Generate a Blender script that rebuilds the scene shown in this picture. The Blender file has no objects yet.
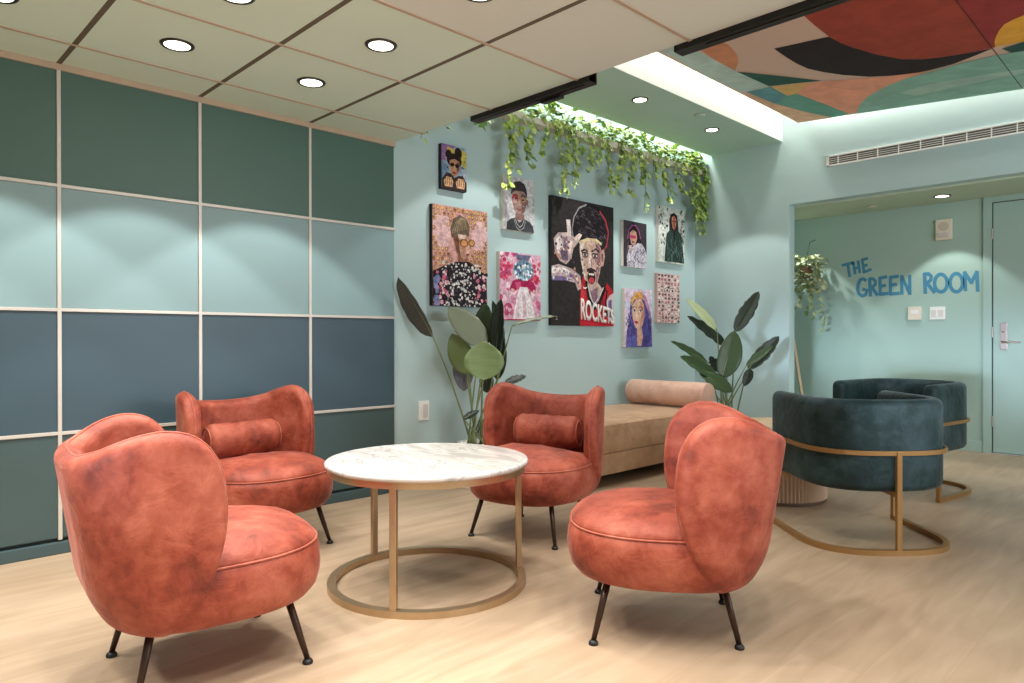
import bpy, bmesh, math, random
import numpy as np
from mathutils import Vector, Matrix, noise
PI = math.pi
C = bpy.context.scene.collection
SC = bpy.context.scene

# ------------------------------------------------------------------ camera
FPX, YAW, PITCH, ROLL = 699.9, math.radians(45.6127), math.radians(-.2281), math.radians(-.0824)
_fw = Vector((math.cos(YAW)*math.cos(PITCH), math.sin(YAW)*math.cos(PITCH), math.sin(PITCH)))
_rt0 = Vector((math.sin(YAW), -math.cos(YAW), 0))
_up0 = _rt0.cross(_fw)
_rt = _rt0*math.cos(ROLL) + _up0*math.sin(ROLL)
_up = _up0*math.cos(ROLL) - _rt0*math.sin(ROLL)
EYE = Vector((0, 0, 1))
cd = bpy.data.cameras.new('camera'); cam = bpy.data.objects.new('camera', cd); C.objects.link(cam)
cd.sensor_width = 36; cd.lens = FPX/1024*36; cd.clip_start = .02; cd.clip_end = 60
m = Matrix((( _rt.x, _up.x, -_fw.x, EYE.x), (_rt.y, _up.y, -_fw.y, EYE.y), (_rt.z, _up.z, -_fw.z, EYE.z), (0, 0, 0, 1)))
cam.matrix_world = m
SC.camera = cam

# surveying helpers: where a sight line meets a wall or the floor of the room
def ray(x, y): return _fw + _rt*((x-512)/FPX) - _up*((y-341.5)/FPX)
def on_y(x, y, Y): d = ray(x, y); return EYE + d*(Y/d.y)
def on_x(x, y, X): d = ray(x, y); return EYE + d*(X/d.x)
def on_z(x, y, Z): d = ray(x, y); return EYE + d*((Z-1)/d.z)
def deep(x, y, d): return EYE + ray(x, y)*d

# ------------------------------------------------------------------ materials
def lin(c):
    return tuple(((v/255)/12.92 if v/255 <= .04045 else ((v/255+.055)/1.055)**2.4) for v in c[:3])
def base_mat(name):
    mt = bpy.data.materials.new(name); mt.use_nodes = True
    nt = mt.node_tree; b = nt.nodes['Principled BSDF']
    return mt, nt, b
def M(name, col, rough=.6, metal=0, sheen=0, emis=None, es=0, var=0, scale=6, bump=0, bscale=60, spec=None):
    mt, nt, b = base_mat(name)
    c = lin(col)
    b.inputs['Base Color'].default_value = (*c, 1); b.inputs['Roughness'].default_value = rough
    b.inputs['Metallic'].default_value = metal
    if spec is not None: b.inputs['Specular IOR Level'].default_value = spec
    if sheen:
        b.inputs['Sheen Weight'].default_value = sheen; b.inputs['Sheen Roughness'].default_value = .45
    if emis:
        b.inputs['Emission Color'].default_value = (*lin(emis), 1); b.inputs['Emission Strength'].default_value = es
    if var or bump:
        tc = nt.nodes.new('ShaderNodeTexCoord')
    if var:
        n = nt.nodes.new('ShaderNodeTexNoise'); n.inputs['Scale'].default_value = scale; n.inputs['Detail'].default_value = 5
        nt.links.new(tc.outputs['Object'], n.inputs['Vector'])
        r = nt.nodes.new('ShaderNodeValToRGB')
        r.color_ramp.elements[0].position = .3; r.color_ramp.elements[1].position = .7
        r.color_ramp.elements[0].color = (*[v*(1-var) for v in c], 1)
        r.color_ramp.elements[1].color = (*[min(1, v*(1+var)) for v in c], 1)
        nt.links.new(n.outputs['Fac'], r.inputs['Fac']); nt.links.new(r.outputs['Color'], b.inputs['Base Color'])
    if bump:
        n2 = nt.nodes.new('ShaderNodeTexNoise'); n2.inputs['Scale'].default_value = bscale; n2.inputs['Detail'].default_value = 4
        nt.links.new(tc.outputs['Object'], n2.inputs['Vector'])
        bp = nt.nodes.new('ShaderNodeBump'); bp.inputs['Strength'].default_value = bump; bp.inputs['Distance'].default_value = .01
        nt.links.new(n2.outputs['Fac'], bp.inputs['Height']); nt.links.new(bp.outputs['Normal'], b.inputs['Normal'])
    return mt

def velvet(name, dark, mid, light, sheen=.5, scale=3.5):
    mt, nt, b = base_mat(name)
    tc = nt.nodes.new('ShaderNodeTexCoord')
    def nz(sc, det, dist, rough=.6):
        n = nt.nodes.new('ShaderNodeTexNoise'); n.inputs['Scale'].default_value = sc; n.inputs['Detail'].default_value = det
        n.inputs['Roughness'].default_value = rough; n.inputs['Distortion'].default_value = dist
        nt.links.new(tc.outputs['Object'], n.inputs['Vector']); return n
    a, c = nz(scale, 3, .25), nz(scale*4.2, 6, .35, .68)
    mx = nt.nodes.new('ShaderNodeMix'); mx.data_type = 'FLOAT'; mx.inputs['Factor'].default_value = .45
    nt.links.new(a.outputs['Fac'], mx.inputs['A']); nt.links.new(c.outputs['Fac'], mx.inputs['B'])
    r = nt.nodes.new('ShaderNodeValToRGB'); cr = r.color_ramp
    cr.elements[0].position = .36; cr.elements[0].color = (*lin(dark), 1)
    cr.elements[1].position = .66; cr.elements[1].color = (*lin(light), 1)
    e = cr.elements.new(.48); e.color = (*lin(mid), 1)
    nt.links.new(mx.outputs['Result'], r.inputs['Fac']); nt.links.new(r.outputs['Color'], b.inputs['Base Color'])
    b.inputs['Roughness'].default_value = .58; b.inputs['Sheen Weight'].default_value = sheen
    b.inputs['Sheen Roughness'].default_value = .3; b.inputs['Specular IOR Level'].default_value = .3
    b.inputs['Sheen Tint'].default_value = (*[min(1, v*1.2+.22) for v in lin(light)], 1)
    n2 = nz(11, 5, .6)
    bp = nt.nodes.new('ShaderNodeBump'); bp.inputs['Strength'].default_value = .4; bp.inputs['Distance'].default_value = .02
    nt.links.new(n2.outputs['Fac'], bp.inputs['Height']); nt.links.new(bp.outputs['Normal'], b.inputs['Normal'])
    return mt

coral = velvet('coral_velvet', (94, 36, 23), (138, 61, 42), (172, 95, 73), .42)
coral_deep = velvet('coral_velvet_seam', (132, 60, 44), (152, 76, 56), (176, 102, 82))
teal = velvet('teal_velvet', (16, 34, 34), (26, 48, 48), (56, 76, 80), .5, 3)
tan_fab = velvet('tan_velvet', (162, 126, 96), (184, 147, 114), (200, 166, 134), .3, 3)
pink_fab = velvet('blush_velvet', (200, 158, 138), (216, 176, 156), (226, 192, 172), .4, 3)
wall_paint = M('mint_wall_paint', (176, 199, 198), .75, var=.02, scale=1.5, bump=.04, bscale=220)
soffit_paint = M('green_soffit_paint', (182, 212, 198), .7, var=.02)
tile_white = M('ceiling_tile_cool_cast', (210, 230, 216), .8, bump=.03, bscale=300)
tile_warm_cast = M('ceiling_tile_warm_cast', (214, 220, 212), .8, bump=.03, bscale=300)  # same tiles as above; the light's colour cast is put into both tints
tile_tan = M('tan_aluminium_trim', (188, 166, 142), .45, .2)
groove = M('dark_groove', (98, 88, 72), .7)
alu = M('pale_aluminium', (206, 200, 190), .4, .3)
black = M('black_metal', (13, 12, 11), .55)
brass = M('brushed_brass', (190, 164, 130), .34, .85, var=.05, scale=20)
brass2 = M('satin_bronze', (160, 122, 74), .4, .55)
bronze = M('dark_bronze', (62, 46, 38), .4, .7)
white_pl = M('white_plastic', (232, 230, 224), .45)
cream_pl = M('cream_plastic', (222, 212, 192), .5)
grey_pl = M('grey_plastic', (150, 146, 140), .5)
white_pot = M('white_ceramic', (226, 224, 218), .35)
soil = M('dark_soil', (52, 40, 30), .95, bump=.6, bscale=80)
door_paint = M('green_door_paint', (156, 182, 172), .5)
steel = M('satin_steel', (190, 176, 170), .3, .9)
oak = M('pale_oak', (206, 178, 140), .5, var=.08, scale=12)
dark_line = M('shadow_gap', (58, 66, 62), .8)
lamp_white = M('lamp_reflector', (250, 248, 240), .3, emis=(255, 246, 230), es=5)
letter_blue = M('blue_wall_lettering', (66, 132, 160), .7, var=.08, scale=30)
stem_green = M('stalk_green', (128, 140, 92), .55)

def leafmat(name, c1, c2, rough=.45):
    mt, nt, b = base_mat(name)
    g = nt.nodes.new('ShaderNodeNewGeometry'); r = nt.nodes.new('ShaderNodeValToRGB')
    r.color_ramp.elements[0].color = (*lin(c1), 1); r.color_ramp.elements[1].color = (*lin(c2), 1)
    nt.links.new(g.outputs['Random Per Island'], r.inputs['Fac']); nt.links.new(r.outputs['Color'], b.inputs['Base Color'])
    b.inputs['Roughness'].default_value = rough
    return mt
vine_leaf = leafmat('pothos_leaf', (92, 130, 52), (196, 212, 114))
varieg_leaf = leafmat('variegated_leaf', (96, 124, 72), (222, 222, 178))
def paddle(name, c, rib=.25):
    mt, nt, b = base_mat(name)
    uv = nt.nodes.new('ShaderNodeUVMap'); uv.uv_map = 'UVMap'
    w = nt.nodes.new('ShaderNodeTexWave'); w.wave_type = 'BANDS'; w.bands_direction = 'Y'
    w.inputs['Scale'].default_value = 9; w.inputs['Distortion'].default_value = 1.2
    nt.links.new(uv.outputs['UV'], w.inputs['Vector'])
    r = nt.nodes.new('ShaderNodeValToRGB'); cc = lin(c)
    r.color_ramp.elements[0].color = (*[v*(1-rib) for v in cc], 1); r.color_ramp.elements[1].color = (*cc, 1)
    nt.links.new(w.outputs['Fac'], r.inputs['Fac']); nt.links.new(r.outputs['Color'], b.inputs['Base Color'])
    b.inputs['Roughness'].default_value = .4
    return mt
lf_dark = paddle('leaf_dark_green', (28, 42, 26)); lf_mid = paddle('leaf_mid_green', (50, 72, 36))
lf_light = paddle('leaf_light_green', (128, 150, 96), .12); lf_pale = paddle('leaf_pale_underside', (172, 184, 140), .12)
lf_grey = paddle('leaf_grey_underside', (92, 92, 84), .4); lf_sage = paddle('leaf_sage', (128, 138, 112), .18)
lf_mauve = paddle('leaf_mauve_underside', (112, 112, 122), .2)

def floor_mat():
    mt, nt, b = base_mat('light_oak_planks')
    tc = nt.nodes.new('ShaderNodeTexCoord')
    br = nt.nodes.new('ShaderNodeTexBrick')
    br.inputs['Scale'].default_value = 1; br.inputs['Brick Width'].default_value = 1.35; br.inputs['Row Height'].default_value = .19
    br.inputs['Mortar Size'].default_value = .0012; br.inputs['Mortar Smooth'].default_value = .6; br.offset = .37
    br.inputs['Color1'].default_value = (*lin((172, 150, 125)), 1); br.inputs['Color2'].default_value = (*lin((165, 143, 118)), 1)
    br.inputs['Mortar'].default_value = (*lin((156, 134, 107)), 1)
    nt.links.new(tc.outputs['Object'], br.inputs['Vector'])
    mp = nt.nodes.new('ShaderNodeMapping'); mp.inputs['Scale'].default_value = (.9, 6, 1)
    nt.links.new(tc.outputs['Object'], mp.inputs['Vector'])
    n = nt.nodes.new('ShaderNodeTexNoise'); n.inputs['Scale'].default_value = 2.2; n.inputs['Detail'].default_value = 7; n.inputs['Distortion'].default_value = .7
    nt.links.new(mp.outputs['Vector'], n.inputs['Vector'])
    r = nt.nodes.new('ShaderNodeValToRGB')
    r.color_ramp.elements[0].position = .3; r.color_ramp.elements[0].color = (.80, .77, .72, 1)
    r.color_ramp.elements[1].position = .68; r.color_ramp.elements[1].color = (1.04, 1.04, 1.04, 1)
    nt.links.new(n.outputs['Fac'], r.inputs['Fac'])
    mx = nt.nodes.new('ShaderNodeMix'); mx.data_type = 'RGBA'; mx.blend_type = 'MULTIPLY'; mx.inputs['Factor'].default_value = 1
    nt.links.new(br.outputs['Color'], mx.inputs['A']); nt.links.new(r.outputs['Color'], mx.inputs['B'])
    nt.links.new(mx.outputs['Result'], b.inputs['Base Color'])
    b.inputs['Roughness'].default_value = .42; b.inputs['Specular IOR Level'].default_value = .4
    return mt
def marble_mat():
    mt, nt, b = base_mat('white_marble')
    tc = nt.nodes.new('ShaderNodeTexCoord')
    n = nt.nodes.new('ShaderNodeTexNoise'); n.inputs['Scale'].default_value = 3.2; n.inputs['Detail'].default_value = 9; n.inputs['Distortion'].default_value = 1.6
    mp = nt.nodes.new('ShaderNodeMapping'); mp.inputs['Rotation'].default_value = (0, 0, .5); mp.inputs['Scale'].default_value = (2.2, .8, 1)
    nt.links.new(tc.outputs['Object'], mp.inputs['Vector']); nt.links.new(mp.outputs['Vector'], n.inputs['Vector'])
    r = nt.nodes.new('ShaderNodeValToRGB'); cr = r.color_ramp
    cr.elements[0].position = .36; cr.elements[0].color = (*lin((166, 161, 156)), 1)
    cr.elements[1].position = .62; cr.elements[1].color = (*lin((200, 195, 188)), 1)
    e = cr.elements.new(.47); e.color = (*lin((194, 189, 182)), 1)
    e = cr.elements.new(.50); e.color = (*lin((160, 155, 151)), 1)
    e = cr.elements.new(.53); e.color = (*lin((197, 192, 185)), 1)
    nt.links.new(n.outputs['Fac'], r.inputs['Fac']); nt.links.new(r.outputs['Color'], b.inputs['Base Color'])
    b.inputs['Roughness'].default_value = .22
    return mt
def paint_mat(name, rough=.6):
    mt, nt, b = base_mat(name)
    a = nt.nodes.new('ShaderNodeAttribute'); a.attribute_name = 'paint'
    tc = nt.nodes.new('ShaderNodeTexCoord'); n = nt.nodes.new('ShaderNodeTexNoise'); n.inputs['Scale'].default_value = 26 if 'canvas' in name else 5
    n.inputs['Detail'].default_value = 4; n.inputs['Distortion'].default_value = 1.2
    nt.links.new(tc.outputs['Object'], n.inputs['Vector'])
    r = nt.nodes.new('ShaderNodeValToRGB'); lo, hi = (.62, 1.12) if 'canvas' in name else (1.12, 1.38)
    r.color_ramp.elements[0].position = .35; r.color_ramp.elements[0].color = (lo, lo, lo, 1); r.color_ramp.elements[1].position = .65; r.color_ramp.elements[1].color = (hi, hi, hi, 1)
    mx = nt.nodes.new('ShaderNodeMix'); mx.data_type = 'RGBA'; mx.blend_type = 'MULTIPLY'; mx.inputs['Factor'].default_value = 1
    nt.links.new(n.outputs['Fac'], r.inputs['Fac']); nt.links.new(a.outputs['Color'], mx.inputs['A']); nt.links.new(r.outputs['Color'], mx.inputs['B'])
    nt.links.new(mx.outputs['Result'], b.inputs['Base Color']); b.inputs['Roughness'].default_value = rough; b.inputs['Specular IOR Level'].default_value = .12
    return mt
canvas_paint = paint_mat('canvas_paint'); mural_paint = paint_mat('mural_paint', .7)

# ------------------------------------------------------------------ mesh helpers
def obj(name, bm, mat, parent=None, smooth=False, loc=None):
    me = bpy.data.meshes.new(name)
    bmesh.ops.recalc_face_normals(bm, faces=bm.faces)
    bm.to_mesh(me); bm.free()
    if smooth:
        for p in me.polygons: p.use_smooth = True
    if isinstance(mat, (list, tuple)):
        for q in mat: me.materials.append(q)
    else: me.materials.append(mat)
    o = bpy.data.objects.new(name, me); C.objects.link(o)
    if parent: o.parent = parent
    if loc: o.location = loc
    return o
def tag(o, label, cat, group=None, kind=None):
    o['label'] = label; o['category'] = cat
    if group: o['group'] = group
    if kind: o['kind'] = kind
    return o
def thing(name, label, cat, loc=(0, 0, 0), rotz=0, group=None):
    o = bpy.data.objects.new(name, None); C.objects.link(o); o.empty_display_size = .1
    o.location = loc; o.rotation_euler = (0, 0, rotz)
    return tag(o, label, cat, group)
def struct(name, bm, mat, label=None, cat=None, parent=None):
    o = obj(name, bm, mat, parent)
    if parent is None:
        o['kind'] = 'structure'
        if label: o['label'] = label; o['category'] = cat
    return o
def NB(): return bmesh.new()
def box(bm, a, b, bev=0, mi=0):
    t = bmesh.new(); bmesh.ops.create_cube(t, size=1)
    for v in t.verts:
        v.co = Vector(((a[0]+b[0])/2 + v.co.x*abs(b[0]-a[0]), (a[1]+b[1])/2 + v.co.y*abs(b[1]-a[1]), (a[2]+b[2])/2 + v.co.z*abs(b[2]-a[2])))
    if bev: bmesh.ops.bevel(t, geom=t.edges[:], offset=bev, segments=2, affect='EDGES', profile=.6)
    for f in t.faces: f.material_index = mi
    join(bm, t); return bm
def join(bm, t):
    mp = {}
    for v in t.verts: mp[v] = bm.verts.new(v.co)
    for f in t.faces:
        try:
            nf = bm.faces.new([mp[v] for v in f.verts]); nf.material_index = f.material_index; nf.smooth = f.smooth
        except ValueError: pass
    t.free()
def lathe(bm, prof, n=32, c=(0, 0, 0), sx=1, sy=1):
    rings = []
    for r, z in prof:
        if r < 1e-6: rings.append([bm.verts.new((c[0], c[1], c[2]+z))])
        else: rings.append([bm.verts.new((c[0]+sx*r*math.cos(2*PI*i/n), c[1]+sy*r*math.sin(2*PI*i/n), c[2]+z)) for i in range(n)])
    for a, b in zip(rings, rings[1:]):
        if len(a) == 1 and len(b) == 1: continue
        for i in range(n):
            j = (i+1) % n
            if len(a) == 1: bm.faces.new((a[0], b[i], b[j]))
            elif len(b) == 1: bm.faces.new((a[i], a[j], b[0]))
            else: bm.faces.new((a[i], a[j], b[j], b[i]))
    return bm
def tube(bm, pts, rad, n=8, closed=False, caps=True):
    pts = [Vector(p) for p in pts]; N = len(pts)
    rads = rad if isinstance(rad, (list, tuple)) else [rad]*N
    prev = None; rings = []
    for i, p in enumerate(pts):
        if closed: t = pts[(i+1) % N]-pts[i-1]
        else: t = pts[min(i+1, N-1)]-pts[max(i-1, 0)]
        t.normalize()
        if prev is None:
            a = Vector((0, 0, 1)) if abs(t.z) < .9 else Vector((1, 0, 0))
        else: a = prev
        u = (a - t*a.dot(t)).normalized(); w = t.cross(u); prev = u
        rings.append([bm.verts.new(p + (u*math.cos(2*PI*k/n)+w*math.sin(2*PI*k/n))*rads[i]) for k in range(n)])
    for i in range(N if closed else N-1):
        a, b = rings[i], rings[(i+1) % N]
        for k in range(n): bm.faces.new((a[k], a[(k+1) % n], b[(k+1) % n], b[k]))
    if caps and not closed:
        bm.faces.new(rings[0][::-1]); bm.faces.new(rings[-1])
    return bm
def bar_path(bm, pts, w, h, closed=False):
    """a flat bar of width w (in plan) and height h following plan points"""
    P = [Vector(p) for p in pts]; N = len(P); rings = []
    for i, p in enumerate(P):
        t = (P[(i+1) % N]-P[i-1]) if closed else (P[min(i+1, N-1)]-P[max(i-1, 0)])
        t.z = 0; t.normalize(); nrm = Vector((-t.y, t.x, 0))
        rings.append([bm.verts.new(p+nrm*w/2+Vector((0, 0, h/2))), bm.verts.new(p-nrm*w/2+Vector((0, 0, h/2))),
                      bm.verts.new(p-nrm*w/2-Vector((0, 0, h/2))), bm.verts.new(p+nrm*w/2-Vector((0, 0, h/2)))])
    for i in range(N if closed else N-1):
        a, b = rings[i], rings[(i+1) % N]
        for k in range(4): bm.faces.new((a[k], a[(k+1) % 4], b[(k+1) % 4], b[k]))
    if not closed: bm.faces.new(rings[0][::-1]); bm.faces.new(rings[-1])
    return bm
def sq(p, n): return math.copysign(abs(p)**(2/n), p)
def catmull(xs, ys, x):
    if x <= xs[0]: return ys[0]
    if x >= xs[-1]: return ys[-1]
    for i in range(len(xs)-1):
        if x <= xs[i+1]: break
    def slope(k):
        if k == 0 or k == len(xs)-1: 
            a, b = (0, 1) if k == 0 else (-2, -1)
            return (ys[b]-ys[a])/(xs[b]-xs[a])
        return (ys[k+1]-ys[k-1])/(xs[k+1]-xs[k-1])
    h = xs[i+1]-xs[i]; t = (x-xs[i])/h
    m0, m1 = slope(i)*h, slope(i+1)*h
    return (2*t**3-3*t*t+1)*ys[i] + (t**3-2*t*t+t)*m0 + (-2*t**3+3*t*t)*ys[i+1] + (t**3-t*t)*m1

# ------------------------------------------------------------------ the room
Y0 = 3.823            # panelled wall and art wall
XF = 6.37             # far wall with the wide opening
XB = 7.22             # back of the alcove
ZC = 2.283            # tile ceiling
ZS = 2.835            # soffit
XE = 2.66             # edge of the tile ceiling
COLS = [-2.4, -1.765, -1.13, -.495, .140, .775, 1.4153, 2.0518, XE]
HD = 2.839            # left jamb of the opening

bm = NB(); box(bm, (-2.6, -2.6, -.1), (9, 4.2, 0)); struct('floor', bm, floor_mat(), 'light oak plank floor of the lounge', 'floor')

# panelled wall: backing, a grid of painted panels between pale rails, dark skirting
bm = NB(); box(bm, (-2.6, Y0+.01, 0), (XE, Y0+.12, 2.5))
wall_l = struct('wall_left', bm, M('panel_backing', (60, 70, 66), .7), 'panelled wall of green and blue squares', 'wall')
row_cols = [(72, 104, 92), (134, 163, 165), (58, 80, 90), (64, 84, 84)]
row_m = [M('panel_'+n, c, .42, var=.04, scale=.9) for n, c in zip(('forest_green', 'pale_blue', 'slate_blue', 'grey_teal'), row_cols)]
zr = [ZC-.012, 1.7165, 1.138, .5616, .065]
for r in range(4):
    for k in range(4, len(COLS)-1):
        b_ = NB(); box(b_, (COLS[k]+.008, Y0-.012, zr[r+1]+.008), (COLS[k+1]-.008, Y0+.012, zr[r]-.008), .003)
        obj('panel', b_, row_m[r], wall_l)
for x in COLS[4:-1]:
    b_ = NB(); box(b_, (x-.0085, Y0-.020, .065), (x+.0085, Y0+.011, ZC-.005), .002); obj('mullion', b_, alu, wall_l)
for z in zr[1:4]:
    b_ = NB(); box(b_, (COLS[4], Y0-.0195, z-.008), (XE, Y0+.011, z+.008), .002); obj('rail', b_, alu, wall_l)
b_ = NB(); box(b_, (COLS[4], Y0-.024, ZC-.03), (XE, Y0+.011, ZC), .002); obj('rail', b_, tile_tan, wall_l)
bm = NB(); box(bm, (-2.6, Y0-.026, 0), (XE, Y0+.01, .056), .004)
struct('baseboard_left', bm, M('dark_skirting', (62, 82, 84), .5), 'dark teal skirting under the panelled wall', 'baseboard')

# art wall
bm = NB(); box(bm, (XE, Y0, 0), (XF+.12, Y0+.12, 3.2)); struct('wall_back', bm, wall_paint, 'mint wall hung with portrait canvases', 'wall')
bm = NB(); box(bm, (XE, Y0-.012, 0), (XF, Y0, .09), .003); struct('baseboard_back', bm, wall_paint, 'mint skirting of the art wall', 'baseboard')
# far wall with the wide opening
bm = NB(); box(bm, (XF, HD, 0), (XF+.116, Y0, 3.2)); box(bm, (XF, -2.6, 2.237), (XF+.116, HD, 3.2))
struct('wall_far', bm, wall_paint, 'mint wall with the wide opening to the alcove', 'wall')
# alcove
alc_paint = M('sage_alcove_paint', (158, 184, 172), .75, var=.02, scale=1.5)
bm = NB(); box(bm, (XB, -2.6, 0), (XB+.1, 3.9, 2.6)); box(bm, (XF+.116, 3.55, 0), (XB, 3.65, 2.6)); struct('wall_alcove', bm, alc_paint, 'sage back wall of the alcove', 'wall')
bm = NB(); box(bm, (XF+.116, -2.6, 2.222), (XB, 3.55, 2.3)); struct('ceiling_alcove', bm, M('alcove_ceiling_paint', (186, 200, 176), .8), 'low alcove ceiling', 'ceiling')
bm = NB(); box(bm, (XB-.012, 1.487, 0), (XB, 3.55, .1), .003); struct('baseboard_alcove', bm, alc_paint, 'sage skirting in the alcove', 'baseboard')

# tile ceiling, trims and grooves
YR = [Y0, 3.515, 2.885, 2.255, 1.62, .985, .35, -.285, -.92, -1.555, -2.19]
bm = NB()
for i in range(len(COLS)-1):
    for j in range(len(YR)-1):
        box(bm, (COLS[i]+.007, YR[j+1]+.006, ZC), (COLS[i+1]-.007 if i < len(COLS)-2 else XE, YR[j]-.006, ZC+.03), .0015, 0 if j < 3 else 1)
box(bm, (-2.6, -2.6, ZC+.03), (XE, Y0, ZC+.07))
ceil = struct('ceiling', bm, [tile_white, tile_warm_cast], 'pale tile ceiling over the seating', 'ceiling')
for y in YR[1:]:
    b_ = NB(); box(b_, (-2.5, y-.0085, ZC-.004), (XE+.018, y+.0085, ZC+.02), .002); obj('trim_strip', b_, tile_tan, ceil)
for x in COLS[1:-1]:
    b_ = NB(); box(b_, (x-.011, -2.4, ZC-.0015), (x+.011, Y0, ZC+.02)); obj('groove_strip', b_, groove, ceil)
# upper slab over the raised part, riser at the tile edge
bm = NB(); box(bm, (XE-.3, -2.6, 3.2), (XF+.2, Y0+.12, 3.3)); struct('ceiling_upper', bm, tile_white, 'upper slab above the mural', 'ceiling')
bm = NB(); box(bm, (XE-.06, -2.6, ZC+.07), (XE-.005, Y0, 3.2)); struct('trim_1', bm, wall_paint, 'riser above the edge of the tile ceiling', 'trim')
# soffit (dropped green beam) with its light coves
SF, SB = 2.905, 3.638
bm = NB(); box(bm, (XE-.005, SF, ZS), (XF, SB, ZS+.025), .002); box(bm, (XE-.005, SF+.001, ZS+.024), (XF, SF+.025, 3.2)); box(bm, (XE-.005, SB-.02, ZS+.024), (XF, SB-.001, ZS+.10))
struct('ceiling_soffit', bm, soffit_paint, 'dropped green soffit in front of the art wall', 'ceiling')
bm = NB(); box(bm, (XE, SF-.0015, ZS+.0005), (XF, SF, 3.2))
struct('trim_2', bm, M('white_cove', (236, 238, 228), .8), 'white fascia of the lit cove beside the mural', 'trim')

# black tracks on the ceiling edge
def track(y0, y1, label):
    t = thing('sliding_track', label, 'track', (XE+.035, (y0+y1)/2, ZC-.02))
    h = abs(y1-y0)/2
    b_ = NB(); box(b_, (-.034, -h, -.006), (.034, h, .0)); box(b_, (-.034, -h, 0), (-.026, h, .06)); box(b_, (.026, -h, 0), (.034, h, .06)); box(b_, (-.026, -h, .052), (.026, h, .06))
    obj('channel', b_, black, t)
    b_ = NB(); box(b_, (-.012, -h*.9, -.010), (-.004, h*.9, -.006)); obj('slot_rail', b_, bronze, t)
    b_ = NB(); box(b_, (-.034, h-.006, -.006), (.034, h, .075)); obj('end_plate', b_, black, t)
    b_ = NB(); box(b_, (.0, -h*.35-.07, -.022), (.034, -h*.35+.07, -.006), .003); obj('stop_block', b_, black, t)
    return t
track(3.06, 2.185, 'short black track on the ceiling edge over the trailing vines')
track(1.70, -1.2, 'long black track on the ceiling edge beside the painted mural')

# mural ceiling panel
XM = 6.26
ma, mb_ = on_x(798, 123, XM), on_x(1024, 89, XM)
slope = (ma.z-mb_.z)/(ma.y-mb_.y)
def mz(Y): return ma.z + slope*(Y-ma.y)
def on_mural(x, y):
    d = ray(x, y); t = (ma.z - slope*ma.y - 1)/(d.z - slope*d.y); p = EYE + d*t; return p
YM = ma.y; YN = -2.4
class Painter:
    def __init__(s, frame): s.bm = NB(); s.cl = s.bm.loops.layers.float_color.new('paint'); s.k = 0; s.frame = frame
    def poly(s, pts, col):
        s.k += 1
        vs = [s.bm.verts.new(s.frame(p, s.k)) for p in pts]
        try: f = s.bm.faces.new(vs)
        except ValueError: return
        c = (*lin(col), 1)
        for l in f.loops: l[s.cl] = c
    def ell(s, cx, cy, rx, ry, col, rot=0, n=22, a0=0, a1=2*PI):
        full = abs(a1-a0-2*PI) < 1e-6
        pts = []
        for i in range(n if full else n+1):
            a = a0+(a1-a0)*i/n; x = rx*math.cos(a); y = ry*math.sin(a)
            pts.append((cx+x*math.cos(rot)-y*math.sin(rot), cy+x*math.sin(rot)+y*math.cos(rot)))
        s.poly(pts, col)
    def stroke(s, pts, w, col, asp=1):
        L, R = [], []
        for i, p in enumerate(pts):
            a = pts[max(i-1, 0)]; b = pts[min(i+1, len(pts)-1)]
            dx, dy = (b[0]-a[0])*asp, b[1]-a[1]; l = math.hypot(dx, dy) or 1
            nx, ny = -dy/l/asp, dx/l
            L.append((p[0]+nx*w/2, p[1]+ny*w/2)); R.append((p[0]-nx*w/2, p[1]-ny*w/2))
        s.poly(L+R[::-1], col)
    def blobs(s, n, x0, y0, x1, y1, r0, r1, cols, seed=1, asp=1, inside=None):
        rd = random.Random(seed); k = 0
        while k < n:
            x, y = rd.uniform(x0, x1), rd.uniform(y0, y1)
            if inside and not inside(x, y): 
                n -= .2; continue
            k += 1
            r = rd.uniform(r0, r1); m_ = rd.randint(5, 8); ph = rd.uniform(0, 6)
            s.poly([(x+r*rd.uniform(.6, 1.15)*math.cos(ph+2*PI*i/m_)/asp, y+r*rd.uniform(.6, 1.15)*math.sin(ph+2*PI*i/m_)) for i in range(m_)], rd.choice(cols))
def clip_mural(p): return Vector((min(p.x, XM), min(p.y, YM), 0))
mur = thing('ceiling_mural', 'abstract mural of red, peach and green shapes on raised ceiling', 'mural', ((XE+XM)/2, (YM+YN)/2, mz((YM+YN)/2)))
mo = Vector(mur.location)
b_ = NB()
vs = []
for dz in (0.0, .02):
    for (x, y) in ((XE+.01, YN), (XM, YN), (XM, YM), (XE+.01, YM)): vs.append(b_.verts.new(Vector((x, y, mz(y)+.004+dz))-mo))
for f in ((0, 1, 2, 3), (4, 5, 6, 7), (0, 1, 5, 4), (1, 2, 6, 5), (2, 3, 7, 6), (3, 0, 4, 7)): b_.faces.new([vs[i] for i in f])
obj('panel', b_, M('mural_board', (214, 180, 160), .6), mur)
def mframe(p, k):
    q = clip_mural(on_mural(*p)); q.z = mz(q.y)+.003-k*.00015; return q-mo
P = Painter(mframe)
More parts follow.
